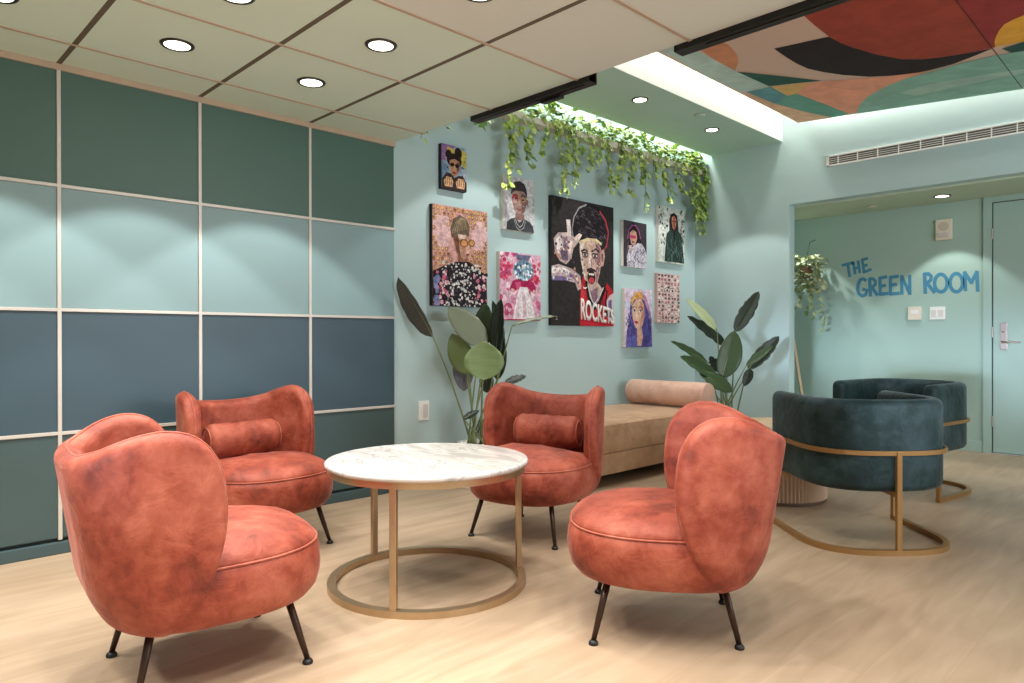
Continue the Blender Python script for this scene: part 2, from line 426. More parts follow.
for pts, col in [
    ([(671.7, 56.6), (697, 50.8), (736, 71.3), (769, 87), (742, 93), (700, 75)], (170, 190, 184)),
    ([(600, 30), (671, 57), (699, 50), (720, 40), (700, 20)], (170, 190, 184)),
    ([(699, 49), (702, 44), (711, 42), (720, 42), (728, 45), (733, 50), (737, 56), (738.5, 62), (735, 71), (716, 61)], (190, 130, 98)),
    ([(800, 12), (806, 18), (815, 26), (829, 37), (840, 43), (853, 48), (877, 55), (902, 59.5), (922, 59.6), (941, 57.6), (968, 53.5), (994, 48), (959, 5), (940, -25), (935, -60), (900, -500), (500, -500), (650, -80)], (144, 62, 48)),
    ([(959, 5), (994, 48), (1000, 46), (1024, 40), (1100, 20), (1600, -60), (1600, -500), (900, -500), (935, -60), (940, -25)], (136, 52, 50)),
    ([(995, 47.5), (994.5, 42), (996, 37), (999, 31), (1004, 25), (1013, 20), (1024, 15.6), (1060, 4), (1090, 5), (1060, 36), (1024, 42)], (206, 150, 56)),
    ([(774, 49), (829, 37), (840, 43), (853, 48), (877, 55), (902, 59.5), (922, 59.6), (941, 57.6), (968, 53.5), (993, 48.5), (975, 56), (953, 64.5), (930, 70.5), (912, 74), (890, 76), (869, 77), (843.5, 75.3), (824, 72.5), (808, 69), (797, 64), (787, 58)], (42, 32, 33)),
    ([(737, 72), (763.5, 74.6), (795, 78), (822, 81), (795, 83.6), (769, 86.5)], (48, 86, 76)),
    ([(771, 87), (790, 85), (808, 83), (797, 94), (787, 95.7)], (204, 168, 108)),
    ([(808, 83.4), (824, 81.6), (860, 79), (892, 76), (929, 71.5), (908, 78), (887, 86), (869, 95.7), (861, 104), (857, 113), (849, 114), (824, 104), (797, 94)], (216, 150, 124)),
    ([(746, 92), (771, 87), (787, 96), (776, 104)], (92, 140, 146)),
    ([(776, 104), (787, 96), (797, 94), (824, 104), (849, 114), (842, 116), (832, 117.5), (805, 112)], (98, 150, 134)),
    ([(742, 92.5), (776, 104), (805, 112), (832, 118), (797, 124)], (208, 168, 138)),
    ([(857, 114), (858, 108), (861, 103), (869, 96), (887, 86), (908, 78), (931, 72), (963, 63), (996, 55.5), (1024, 51), (1090, 38), (1600, -30), (1600, 90), (1090, 85), (1024, 90)], (126, 166, 150)),
    ([(1002, 49), (1024, 42), (1065, 34), (1080, 40), (1024, 51), (1012, 53)], (46, 78, 72)),
    ([(899, 93), (930, 84), (990, 74), (1024, 69), (1024, 73), (960, 86), (915, 96)], (150, 178, 164)),  # sheen on the green area, painted as a lighter stripe
]: P.poly(pts, col)
P.stroke([(940, -22), (958.8, 4), (1022, 88)], .9, (70, 44, 38))
pm = P.bm
obj('painting', pm, mural_paint, mur)

# ------------------------------------------------------------------ ceiling fixtures
def downlight(loc, label, group, r=.062):
    t = thing('downlight', label, 'ceiling light', loc, 0, group)
    b_ = NB(); lathe(b_, [(r*.84, -.001), (r*.86, -.006), (r*1.06, -.007), (r*1.14, -.001), (r*1.1, .003)], 28); obj('trim_ring', b_, M_ring, t, True)
    b_ = NB(); lathe(b_, [(r*.86, -.005), (r*.7, -.003), (r*.4, -.002), (0, -.0015)], 28); obj('reflector', b_, lamp_white, t, True)
    b_ = NB(); lathe(b_, [(0, -.0045), (r*.22, -.004), (r*.3, -.003), (r*.32, -.001)], 20); obj('bulb', b_, lamp_hot, t, True)
    return t
M_ring = M('chrome_trim_ring', (70, 66, 60), .3, .8)
lamp_hot = M('lamp_bulb', (255, 255, 255), .3, emis=(255, 244, 226), es=14)
DLX = [.455, 1.095, 1.733]; DLY = [3.2, 2.585, 1.94, 1.30, .66, .03]
dl_lab = {(0, 0): 'leftmost recessed downlight at the edge of the picture above the panelled wall', (1, 0): 'recessed downlight in the tile ceiling above the back left coral chair',
          (2, 0): 'recessed downlight of the wall side row nearest the small top portrait', (1, 1): 'recessed downlight cut by the upper picture edge near the left middle',
          (2, 1): 'recessed downlight of the second row, right of the others, above the marble table', (2, 2): 'recessed downlight at the upper picture edge nearest the black track'}
for (i, j), lb in dl_lab.items(): downlight((DLX[i], DLY[j], ZC), lb, 'downlights in the tile ceiling')
downlight((4.468, 3.156, ZS), 'soffit downlight above the wall between vines and mural, nearer the tile ceiling', 'downlights in the green soffit', .058)
downlight((5.562, 3.168, ZS), 'soffit downlight near the far corner end of the green soffit', 'downlights in the green soffit', .058)
downlight((6.851, 1.715, 2.222), 'small recessed downlight in the alcove ceiling by the alarm', 'alcove downlights', .06)
def disc(name, label, cat, loc, r, mat):
    t = thing(name, label, cat, loc)
    b_ = NB(); lathe(b_, [(r, 0), (r, -.004), (r*.9, -.007), (0, -.008)], 24); obj('cover', b_, mat, t, True)
    b_ = NB(); lathe(b_, [(r*1.12, .0), (r*1.12, -.002), (r*.98, -.003)], 24); obj('rim', b_, grey_pl, t, True)
disc('sprinkler_cover', 'flat green sprinkler cover disc on the soffit between its downlights', 'sprinkler cover', (5.131, 3.031, ZS), .045, soffit_paint)
disc('sprinkler_cover', 'small pale sprinkler cover disc in the alcove ceiling', 'sprinkler cover', (6.925, 2.304, 2.222), .045, cream_pl)

# long air grille on the far wall
g0, g1 = on_x(827, 158, XF), on_x(827, 169, XF)
gz = 2.572; gt, gb = gz+.028, gz-.03; gy0, gy1 = 2.497, .35
t = thing('air_grille', 'long white slotted air grille on the far wall above the opening', 'air vent', (XF, (gy0+gy1)/2, gz))
hl = (gy0-gy1)/2
b_ = NB()
box(b_, (-.012, -hl, .034), (0, hl, .048), .002); box(b_, (-.012, -hl, -.048), (0, hl, -.034), .002)
box(b_, (-.012, -hl, -.048), (0, -hl+.02, .048), .002); box(b_, (-.012, hl-.02, -.048), (0, hl, .048), .002); obj('frame', b_, white_pl, t)
b_ = NB(); box(b_, (-.004, -hl+.02, -.034), (-.001, hl-.02, .034)); obj('backing', b_, M('grille_shadow', (96, 92, 84), .8), t)  # dark sheet colour stands in for the shade between the louvres
b_ = NB()
for z in (-.017, 0, .017): box(b_, (-.010, -hl+.02, z-.002), (-.003, hl-.02, z+.002))
n = 13
for k in range(n): 
    y = -hl+.02+(2*hl-.04)*(k+.5)/n; box(b_, (-.011, y-.004, -.034), (-.003, y+.004, .034))
obj('louvre', b_, white_pl, t)

# ledge along the art wall
LZ = 2.655
led = thing('wall_ledge', 'narrow pale wooden ledge under the trailing vines on the art wall', 'shelf', (0, 0, LZ))
b_ = NB(); box(b_, (XE, Y0-.11, -.0), (XF, Y0, .022), .003); obj('board', b_, M('ledge_wood', (216, 208, 186), .6, var=.05), led)
b_ = NB(); box(b_, (XE, Y0-.118, -.006), (XF, Y0-.11, .045), .002); obj('lip', b_, M('ledge_lip', (224, 216, 196), .6), led)

# ------------------------------------------------------------------ leaves
def small_leaf(bm, p, d, up, L, W):
    """heart shaped pothos leaf starting at p in direction d"""
    d = d.normalized(); s = d.cross(up)
    if s.length < 1e-3: s = d.cross(Vector((1, 0, 0)))
    s.normalize(); nrm = s.cross(d)
    cs = [(0, 0, 0), (.05, .62, .10), (.38, 1, .12), (.75, .58, .02), (1, 0, -.14)]
    mid = [bm.verts.new(p+d*L*a+nrm*L*c*.0+nrm*(-L*.10*a*a)) for a, b, c in ((0, 0, 0), (.4, 0, 0), (1, 0, 0))]
    lt, rt = [], []
    for a, b, c in cs[1:4]:
        lt.append(bm.verts.new(p+d*L*a+s*W/2*b+nrm*L*(c-.10*a*a))); rt.append(bm.verts.new(p+d*L*a-s*W/2*b+nrm*L*(c-.10*a*a)))
    m0, m1, m2 = mid
    for f in ((m0, lt[0], lt[1], m1), (m1, lt[1], lt[2], m2), (m0, m1, rt[1], rt[0]), (m1, m2, rt[2], rt[1])): bm.faces.new(f)

def vine(X, label, strands, nt, seed, spread=.15, y=Y0-.09, z=LZ+.03, endwrap=0):
    rd = random.Random(seed)
    t = thing('trailing_pothos', label, 'trailing plant', (X, y, z), 0, 'trailing vines along the wall ledge')
    sb, fb = NB(), NB()
    for k in range(int(nt*1.35)):                    # leafy crown lying on the ledge
        p = Vector((rd.uniform(-spread, spread), rd.uniform(-.055, .035), rd.uniform(0, .16)))
        a = rd.uniform(0, 2*PI); d = Vector((math.cos(a), math.sin(a)*.7-.25, rd.uniform(-.3, 1.0)))
        small_leaf(fb, p, d, Vector((rd.uniform(-.5, .5), -.6, 1)), rd.uniform(.045, .075), rd.uniform(.034, .054))
    for (dx, L, dens) in strands:
        pts = []; x = dx; yy = rd.uniform(-.005, .02)
        n = max(4, int(L/.05)); wob = rd.uniform(0, 6)
        for i in range(n+1):
            f = i/n
            pts.append(Vector((x+.03*math.sin(wob+f*5), -.045+.012*math.sin(wob*2+f*7)+yy*0, .03-L*f if i else .03)))
        pts.insert(0, Vector((x, .01, .02)))
        tube(sb, pts, .0022, 5)
        for k in range(int(L*dens)):
            f = rd.random()**.85; i = min(int(f*n)+1, n); p = pts[i].lerp(pts[min(i+1, n+1)], rd.random())
            p = p + Vector((rd.gauss(0, .018), rd.uniform(-.03, .008), 0))
            a = rd.uniform(0, 2*PI)
            d = Vector((math.cos(a)*.8, -abs(math.sin(a))*.5-.1, -rd.uniform(.2, 1.1)))
            small_leaf(fb, p, d, Vector((rd.uniform(-.6, .6), -1, .6)), rd.uniform(.042, .068), rd.uniform(.03, .048))
    obj('stems', sb, stem_green, t)
    f = obj('foliage', fb, vine_leaf, t)
    return t
V = [
    (2.74, 'tiny lone vine tip hanging at the corner of the panelled wall', [(.02, .40, 22)], 0, 3),
    (3.00, 'thin vine hanging above the smallest top portrait', [(.0, .30, 40)], 2, 5),
    (3.30, 'short sprig of vine just under the left end of the black track', [(-.02, .22, 60), (.05, .16, 50)], 4, 7),
    (3.70, 'long pair of trailing vines above the grey portrait of the dark haired man', [(-.10, .60, 75), (.10, .42, 85), (-.13, .35, 60), (.03, .25, 60)], 42, 11),
    (3.98, 'bushy vine between the grey portrait and the big black portrait', [(-.02, .30, 50), (.10, .16, 60)], 46, 13),
    (4.24, 'long vine trailing over the top left corner of the big black portrait', [(-.03, .58, 75), (.05, .48, 90), (-.10, .36, 70), (.12, .20, 60)], 46, 17),
    (4.55, 'vine hanging over the middle of the big black portrait', [(-.05, .34, 80), (.10, .24, 80)], 44, 19),
    (4.84, 'full bunch of vine above the right part of the big black portrait', [(-.08, .48, 95), (.06, .38, 95), (.13, .26, 70)], 56, 23),
    (5.14, 'vine with dark hanging leaves left of the hooded figure portrait', [(-.06, .44, 85), (.08, .34, 80), (.14, .55, 45)], 50, 29),
    (5.44, 'vine above the small hooded figure portrait', [(-.02, .24, 80), (.12, .28, 70)], 48, 31),
    (5.74, 'vine above the left part of the dark green coat portrait', [(-.10, .44, 80), (.08, .28, 80)], 48, 37),
    (6.00, 'vine above the right part of the dark green coat portrait', [(-.08, .32, 80), (.10, .40, 80)], 44, 41),
    (6.24, 'dense dark vine bunch at the far corner end of the ledge', [(-.10, .56, 110), (.0, .66, 120), (.07, .52, 110), (.10, .40, 90)], 60, 43, .10),
]
for a in V: vine(*a)

# ------------------------------------------------------------------ canvases
CY = Y0-.036
def canvas(name, label, x0, x1, z0, z1, side):
    t = thing(name, label, 'painting', ((x0+x1)/2, Y0, z0), 0, 'portrait canvases on the art wall')
    w, h = x1-x0, z1-z0
    b_ = NB(); box(b_, (-w/2, -.036, 0), (w/2, -.001, h), .003); obj('stretched_canvas', b_, side, t)
    P = Painter(lambda p, k: Vector((-w/2+w*min(1, max(0, p[0])), -.0362-k*.000012, h-h*min(1, max(0, p[1])))))
    return t, P, w, h
def finish(t, P): obj('painted_image', P.bm, canvas_paint, t)
side_w = M('canvas_edge_white', (222, 216, 206), .8); side_k = M('canvas_edge_black', (28, 26, 26), .7); side_p = M('canvas_edge_pink', (214, 170, 168), .8)

# 1 large black portrait with red jersey
t, P, W, H = canvas('canvas_portrait', 'largest canvas, black ground, shouting player in red basketball jersey', 4.151, 4.961, 1.108, 2.153, side_k)
asp = W/H
P.poly([(0, 0), (1, 0), (1, 1), (0, 1)], (50, 46, 46))
P.ell(.62, .21, .30, .20, (34, 29, 32)); 
P.stroke([(.34, .33), (.31, .24), (.34, .14), (.42, .06), (.54, .02)], .012, (150, 146, 150), asp)
P.stroke([(.76, .05), (.86, .12), (.91, .22), (.88, .33), (.80, .39)], .016, (176, 60, 74), asp)
rd = random.Random(4)
for k in range(70):
    a, r = rd.uniform(0, 6.28), rd.random()**.5
    x, y = .62+.26*r*math.cos(a), .20+.16*r*math.sin(a)
    P.stroke([(x-.025, y), (x, y-.012), (x+.02, y+.008)], .006, rd.choice([(92, 80, 90), (70, 60, 70), (110, 98, 104)]), asp)
# face
P.poly([(.43, .33), (.55, .30), (.70, .30), (.78, .36), (.79, .46), (.76, .56), (.71, .66), (.63, .715), (.56, .69), (.50, .61), (.46, .50), (.43, .42)], (206, 176, 158))
P.poly([(.43, .33), (.50, .31), (.48, .42), (.50, .55), (.55, .68), (.50, .61), (.45, .48)], (232, 218, 206))
P.poly([(.68, .31), (.77, .36), (.78, .47), (.74, .58), (.69, .66), (.70, .52), (.72, .42)], (140, 104, 112))
P.poly([(.77, .38), (.83, .36), (.85, .42), (.82, .50), (.77, .51)], (190, 150, 136)); P.poly([(.79, .40), (.82, .40), (.81, .46), (.79, .47)], (110, 76, 84))
P.stroke([(.42, .335), (.55, .30), (.70, .295), (.79, .325)], .022, (226, 206, 160), asp)
P.stroke([(.45, .405), (.51, .385), (.56, .40)], .016, (50, 36, 40), asp); P.stroke([(.62, .395), (.69, .37), (.75, .39)], .016, (50, 36, 40), asp)
for x in (.515, .68):
    P.ell(x, .424, .055, .022, (120, 84, 86)); P.ell(x, .426, .038, .010, (214, 200, 196)); P.ell(x, .426, .017, .011, (36, 28, 34)); P.stroke([(x-.05, .412), (x, .407), (x+.05, .413)], .010, (60, 42, 48), asp); P.stroke([(x-.05, .445), (x, .452), (x+.05, .44)], .007, (120, 80, 90), asp)
P.poly([(.585, .40), (.61, .40), (.635, .50), (.60, .525), (.56, .515), (.57, .48)], (236, 220, 208)); P.poly([(.61, .42), (.635, .50), (.61, .52), (.615, .46)], (160, 118, 116))
P.poly([(.54, .54), (.62, .525), (.70, .545), (.69, .56), (.62, .55), (.55, .565)], (64, 46, 52))
P.ell(.62, .605, .068, .058, (60, 28, 34)); P.ell(.62, .63, .045, .027, (186, 70, 76)); P.poly([(.57, .572), (.67, .572), (.66, .588), (.58, .588)], (240, 234, 226))
P.poly([(.52, .62), (.56, .67), (.63, .69), (.70, .655), (.70, .69), (.63, .725), (.56, .70)], (74, 56, 62))
# neck, shoulders
P.poly([(.55, .69), (.72, .64), (.80, .69), (.84, .74), (.70, .86), (.58, .80)], (196, 168, 160)); P.poly([(.60, .72), (.72, .68), (.72, .80), (.66, .84)], (140, 110, 126))
# arm and raised hand
P.poly([(0, .545), (.10, .525), (.30, .55), (.44, .60), (.46, .70), (.40, .72), (.36, .66), (.20, .645), (0, .655)], (196, 176, 176))
for pts, c in [([(0, .56), (.16, .545), (.30, .575), (.16, .585), (0, .60)], (238, 230, 226)), ([(0, .62), (.16, .615), (.32, .64), (.2, .648), (0, .655)], (120, 104, 150)), ([(.20, .57), (.34, .60), (.40, .66), (.30, .62)], (150, 120, 140)), ([(.36, .60), (.44, .62), (.45, .70), (.41, .70)], (214, 168, 140))]: P.poly(pts, c)
P.poly([(.03, .33), (.10, .28), (.24, .27), (.34, .30), (.40, .27), (.45, .28), (.40, .34), (.33, .39), (.30, .47), (.22, .52), (.12, .50), (.05, .43)], (198, 176, 172))
P.poly([(.22, .17), (.28, .165), (.30, .29), (.24, .30)], (222, 204, 196)); P.poly([(.34, .31), (.42, .26), (.47, .27), (.40, .34)], (226, 206, 196))
for pts, c in [([(.06, .33), (.14, .30), (.16, .40), (.08, .42)], (236, 226, 222)), ([(.17, .31), (.24, .30), (.24, .40), (.18, .41)], (150, 124, 138)), ([(.12, .42), (.24, .41), (.25, .49), (.16, .49)], (112, 92, 112)), ([(.25, .33), (.32, .33), (.28, .44), (.25, .42)], (236, 214, 200)), ([(.05, .42), (.11, .43), (.13, .49), (.08, .47)], (214, 160, 140))]: P.poly(pts, c)
P.blobs(26, .04, .30, .34, .50, .008, .018, [(90, 74, 96), (240, 232, 226), (170, 132, 128)], 9, asp)
P.blobs(24, .02, .54, .42, .66, .006, .016, [(240, 234, 232), (110, 92, 140), (200, 150, 132)], 12, asp)
P.blobs(34, .46, .33, .76, .60, .005, .014, [(238, 226, 216), (150, 112, 124), (214, 170, 146), (120, 92, 110)], 15, asp, lambda x, y: abs(y-.425) > .035 and not (.54 < x < .70 and y > .53))
# jersey
P.poly([(.47, .60), (.53, .64), (.56, .76), (.66, .86), (.76, .80), (.84, .70), (.88, .64), (.97, .69), (1, .72), (1, 1), (.43, 1), (.43, .80)], (186, 40, 52))
P.poly([(.86, .80), (.93, .74), (1, .72), (1, .95), (.92, .96), (.86, .90)], (206, 190, 196)); P.poly([(.90, .80), (.96, .77), (.97, .92), (.92, .93)], (120, 104, 140))
P.stroke([(.53, .64), (.57, .77), (.66, .86), (.76, .80), (.85, .68)], .034, (40, 28, 32), asp)
P.stroke([(.56, .66), (.60, .76), (.66, .82), (.74, .77), (.82, .68)], .012, (222, 216, 210), asp)
P.poly([(.45, .70), (.52, .72), (.50, .84), (.44, .90)], (204, 58, 66)); P.poly([(.70, .86), (.80, .80), (.84, .86), (.76, .90)], (150, 28, 42)); P.poly([(.53, .80), (.60, .86), (.58, .89), (.52, .86)], (160, 30, 44))
P.stroke([(.88, .70), (.86, .80), (.88, .92)], .02, (30, 22, 28), asp)
P.poly([(.475, .675), (.49, .69), (.52, .692), (.565, .68), (.52, .703), (.485, .70)], (240, 236, 232))
P.stroke([(.06, .93), (.08, .935), (.06, .955), (.085, .955)], .006, (190, 180, 176), asp)
finish(t, P)
def text_mesh(s, parent, mat, w, h, fn, name='lettering'):
    cu = bpy.data.curves.new('txt', 'FONT'); cu.body = s; cu.size = 1; cu.offset = .03
    o = bpy.data.objects.new('txt', cu); C.objects.link(o)
    dg = bpy.context.evaluated_depsgraph_get(); me = bpy.data.meshes.new_from_object(o.evaluated_get(dg))
    bpy.data.objects.remove(o); bpy.data.curves.remove(cu)
    xs = [v.co.x for v in me.vertices]; ys = [v.co.y for v in me.vertices]
    for v in me.vertices:
        v.co = fn((v.co.x-min(xs))/(max(xs)-min(xs)), (v.co.y-min(ys))/(max(ys)-min(ys)))
    me.name = name; me.materials.clear(); me.materials.append(mat)
    b_ = NB(); b_.from_mesh(me); bpy.data.meshes.remove(me)
    r = bmesh.ops.extrude_face_region(b_, geom=b_.faces[:])
    for g in r['geom']:
        if isinstance(g, bmesh.types.BMVert): g.co.y -= .0015
    return obj(name, b_, mat, parent)
def jersey(u, v):
    x = .44+.56*u; top = .775+.085*u; bot = .95+.035*u
    return Vector((-W/2+W*x, -.0425, H-H*(bot+(top-bot)*v)))
text_mesh('ROCKETS', t, M('jersey_lettering', (232, 226, 220), .7), W, H, jersey)

# 2 woman in round sunglasses
t, P, W, H = canvas('canvas_portrait', 'canvas of woman in orange sunglasses and flowered collar on gold pattern', 2.95, 3.452, 1.228, 1.924, side_k)
asp = W/H
P.poly([(0, 0), (1, 0), (1, 1), (0, 1)], (214, 164, 158))
rd = random.Random(2)
for (cx, cy) in [(.16, .25), (.86, .25)]: P.ell(cx, cy, .16, .20, (226, 186, 184))
for i in range(14):
    for j in range(13):
        x, y = .02+i*.074+(.037 if j % 2 else 0), .03+j*.050
        if ((x-.50)/.24)**2+((y-.30)/.26)**2 < 1 or (abs(x-.16)/.13)**2+(abs(y-.25)/.17)**2 < 1 or (abs(x-.86)/.13)**2+(abs(y-.25)/.17)**2 < 1: continue
        P.ell(x, y, .032, .020, rd.choice([(186, 138, 84), (200, 156, 94), (176, 118, 84), (206, 150, 124)])); P.ell(x, y, .014, .009, rd.choice([(226, 198, 134), (232, 206, 160), (150, 96, 66)]))
        P.stroke([(x-.03, y+.020), (x, y+.026), (x+.03, y+.018)], .006, (160, 104, 76), asp)
P.poly([(.31, .22), (.36, .12), (.48, .075), (.60, .10), (.66, .18), (.65, .28), (.56, .31), (.40, .32), (.33, .30)], (112, 96, 78))
for k in range(7): P.stroke([(.34+k*.045, .27-.01*k), (.40+k*.03, .16), (.50+k*.015, .10)], .010, rd.choice([(146, 128, 100), (84, 70, 58), (170, 150, 118)]), asp)
P.poly([(.36, .30), (.50, .27), (.64, .28), (.69, .36), (.68, .44), (.62, .50), (.52, .52), (.44, .47), (.38, .38)], (196, 150, 128))
P.poly([(.36, .30), (.46, .28), (.47, .40), (.50, .51), (.42, .44)], (122, 84, 66)); P.poly([(.44, .27), (.60, .27), (.58, .31), (.46, .32)], (224, 196, 178)); P.poly([(.58, .38), (.66, .37), (.67, .44), (.60, .47)], (222, 176, 156))
P.ell(.555, .355, .075, .042, (120, 70, 44)); P.ell(.555, .355, .058, .031, (214, 150, 92)); P.ell(.70, .345, .060, .038, (120, 70, 44)); P.ell(.70, .345, .046, .028, (220, 160, 100)); P.stroke([(.40, .33), (.49, .34)], .008, (90, 60, 44), asp)
P.poly([(.60, .46), (.66, .455), (.65, .475), (.60, .48)], (150, 70, 66))
P.poly([(.44, .47), (.55, .52), (.62, .50), (.62, .60), (.46, .60)], (150, 104, 84))
P.poly([(.42, .55), (.66, .54), (.78, .60), (.98, .66), (1, 1), (0, 1), (0, .66), (.20, .60)], (44, 38, 46))
P.blobs(330, .16, .56, .86, 1, .008, .020, [(226, 222, 216), (236, 232, 226), (198, 194, 190), (70, 64, 70), (38, 34, 40)], 5, asp)
P.blobs(110, .02, .66, .98, .98, .012, .030, [(206, 116, 138), (228, 164, 174), (160, 70, 100), (50, 42, 54), (40, 34, 42), (236, 206, 206)], 6, asp, lambda x, y: x < .27 or x > .74)
P.blobs(10, 0, .72, .08, 1, .02, .05, [(120, 130, 170), (150, 140, 180)], 8, asp)
finish(t, P)

# 3 small top canvas
t, P, W, H = canvas('canvas_portrait', 'small highest canvas of figure with two hair buns on yellow and violet', 3.03, 3.257, 2.04, 2.35, side_k)
asp = W/H
P.poly([(0, 0), (1, 0), (1, 1), (0, 1)], (150, 170, 190))
for pts, c in [([(0, 0), (.5, 0), (.45, .25), (0, .4)], (150, 110, 160)), ([(.22, .05), (.52, .08), (.5, .24), (.2, .2)], (206, 176, 84)), ([(.74, .05), (1, .1), (1, .48), (.78, .4)], (206, 190, 96)), ([(0, .4), (.22, .5), (.2, .8), (0, .85)], (120, 150, 180)), ([(.8, .5), (1, .5), (1, .8), (.85, .8)], (170, 180, 196))]: P.poly(pts, c)
P.ell(.28, .22, .13, .11, (44, 34, 34)); P.ell(.66, .15, .15, .13, (40, 32, 32)); P.ell(.5, .33, .30, .16, (40, 32, 32))
P.poly([(.32, .34), (.52, .29), (.70, .34), (.72, .5), (.62, .66), (.5, .7), (.38, .64), (.31, .5)], (190, 140, 104)); P.poly([(.60, .34), (.70, .36), (.71, .5), (.6, .64)], (130, 86, 70))
P.ell(.42, .43, .085, .045, (40, 28, 30)); P.ell(.61, .44, .085, .045, (40, 28, 30)); P.poly([(.48, .45), (.54, .45), (.55, .55), (.47, .55)], (220, 170, 130)); P.ell(.5, .61, .08, .028, (150, 60, 60))
P.poly([(.2, .62), (.38, .64), (.5, .72), (.66, .66), (.84, .64), (1, .8), (1, 1), (0, 1), (.02, .78)], (50, 40, 38))
for x0, x1 in ((.08, .46), (.56, .94)):
    P.poly([(x0, .82), (x0+.1, .72), (x1-.06, .72), (x1, .82), (x1-.04, .94), (x0+.04, .94)], (204, 160, 122))
    for k in range(4): P.stroke([(x0+.08+k*.08, .74), (x0+.07+k*.08, .90)], .018, (120, 80, 60), asp); P.ell(x0+.10+k*.08, .80, .02, .014, (226, 200, 120))
P.blobs(16, .05, .3, .95, .75, .01, .03, [(90, 60, 50), (210, 170, 120), (60, 46, 44)], 3, asp, lambda x, y: x < .28 or x > .74)
finish(t, P)

# 4 man on grey
t, P, W, H = canvas('canvas_portrait', 'canvas of short haired man with chains on pale grey ground', 3.615, 3.955, 1.823, 2.23, side_w)
asp = W/H
P.poly([(0, 0), (1, 0), (1, 1), (0, 1)], (204, 202, 204))
rd = random.Random(7)
for k in range(30): y = rd.random(); x = rd.random(); P.stroke([(x, y), (x+.12, y-.03), (x+.25, y-.08)], .012, rd.choice([(222, 220, 222), (186, 184, 190), (212, 208, 206)]), asp)
P.poly([(.24, .34), (.26, .18), (.36, .09), (.52, .06), (.66, .10), (.74, .20), (.76, .36), (.66, .26), (.40, .27)], (64, 58, 60))
P.poly([(.28, .30), (.40, .25), (.62, .25), (.73, .32), (.74, .46), (.68, .62), (.56, .72), (.46, .72), (.34, .62), (.28, .46)], (176, 142, 130)); P.poly([(.54, .26), (.73, .32), (.74, .46), (.66, .62), (.56, .70), (.58, .5)], (140, 108, 102)); P.ell(.76, .44, .03, .06, (150, 112, 106))
P.ell(.38, .40, .10, .075, (184, 60, 72)); P.ell(.37, .44, .07, .05, (226, 186, 186)); P.ell(.62, .40, .09, .05, (190, 150, 112)); P.ell(.40, .40, .035, .016, (40, 32, 36)); P.ell(.62, .41, .035, .016, (40, 32, 36))
P.stroke([(.32, .34), (.40, .325), (.46, .34)], .014, (60, 50, 52), asp); P.stroke([(.56, .34), (.64, .325), (.70, .345)], .014, (60, 50, 52), asp)
P.poly([(.48, .40), (.53, .40), (.56, .53), (.46, .53)], (206, 172, 156)); P.ell(.51, .60, .07, .022, (150, 92, 92)); P.stroke([(.40, .66), (.5, .70), (.6, .66)], .016, (110, 86, 84), asp)
P.poly([(.38, .68), (.66, .68), (.68, .80), (.36, .80)], (150, 114, 106))
P.poly([(.10, 1), (.12, .86), (.24, .79), (.38, .76), (.5, .84), (.66, .76), (.84, .80), (.95, .88), (.98, 1)], (66, 68, 72))
P.stroke([(.37, .78), (.44, .88), (.52, .93), (.60, .88), (.66, .78)], .014, (206, 204, 200), asp); P.stroke([(.34, .80), (.42, .94), (.52, .99), (.64, .93), (.70, .80)], .012, (190, 188, 186), asp)
P.blobs(16, .3, .34, .7, .62, .008, .018, [(226, 200, 190), (120, 90, 88), (204, 160, 146)], 3, asp)
finish(t, P)

# 5 pink canvas with a flower ball for a head
t, P, W, H = canvas('canvas_portrait', 'pink canvas of figure in white gown with blue flower ball head', 3.578, 4.023, 1.14, 1.653, side_w)
asp = W/H
P.poly([(0, 0), (1, 0), (1, 1), (0, 1)], (226, 176, 196))
P.blobs(90, 0, 0, 1, 1, .03, .08, [(206, 110, 146), (232, 190, 206), (240, 214, 222), (196, 84, 124), (222, 150, 176)], 4, asp)
P.blobs(24, .02, .12, .3, .4, .02, .05, [(200, 60, 92), (222, 96, 120), (190, 70, 110)], 5, asp); P.blobs(24, .72, .12, .98, .42, .02, .05, [(200, 60, 92), (222, 96, 120), (190, 70, 110)], 6, asp)
P.poly([(.36, .02), (.76, .02), (.68, .10), (.42, .10)], (110, 110, 140))
P.poly([(.30, .42), (.42, .38), (.72, .38), (.82, .42), (.88, .54), (.80, .58), (.70, .52), (.44, .52), (.34, .58), (.22, .56)], (170, 40, 86)); P.poly([(.36, .44), (.50, .42), (.52, .54), (.40, .54)], (206, 84, 124))
P.poly([(.48, .50), (.66, .50), (.74, .66), (.82, .86), (.86, .98), (.30, .98), (.36, .80), (.42, .62)], (240, 232, 232)); P.poly([(.52, .56), (.60, .6), (.66, .96), (.56, .96)], (222, 196, 206)); P.poly([(.42, .70), (.47, .68), (.46, .96), (.36, .96)], (226, 206, 212))
P.ell(.57, .25, .25, .155, (120, 150, 170))
P.blobs(80, .34, .11, .80, .39, .014, .034, [(214, 230, 236), (90, 124, 150), (150, 186, 204), (60, 84, 110), (236, 242, 244)], 8, asp, lambda x, y: ((x-.57)/.24)**2+((y-.25)/.15)**2 < 1)
P.ell(.30, .56, .05, .03, (226, 180, 170)); P.ell(.84, .56, .05, .03, (226, 180, 170))
P.poly([(.2, .98), (.95, .98), (1, 1), (0, 1)], (186, 60, 96))
finish(t, P)

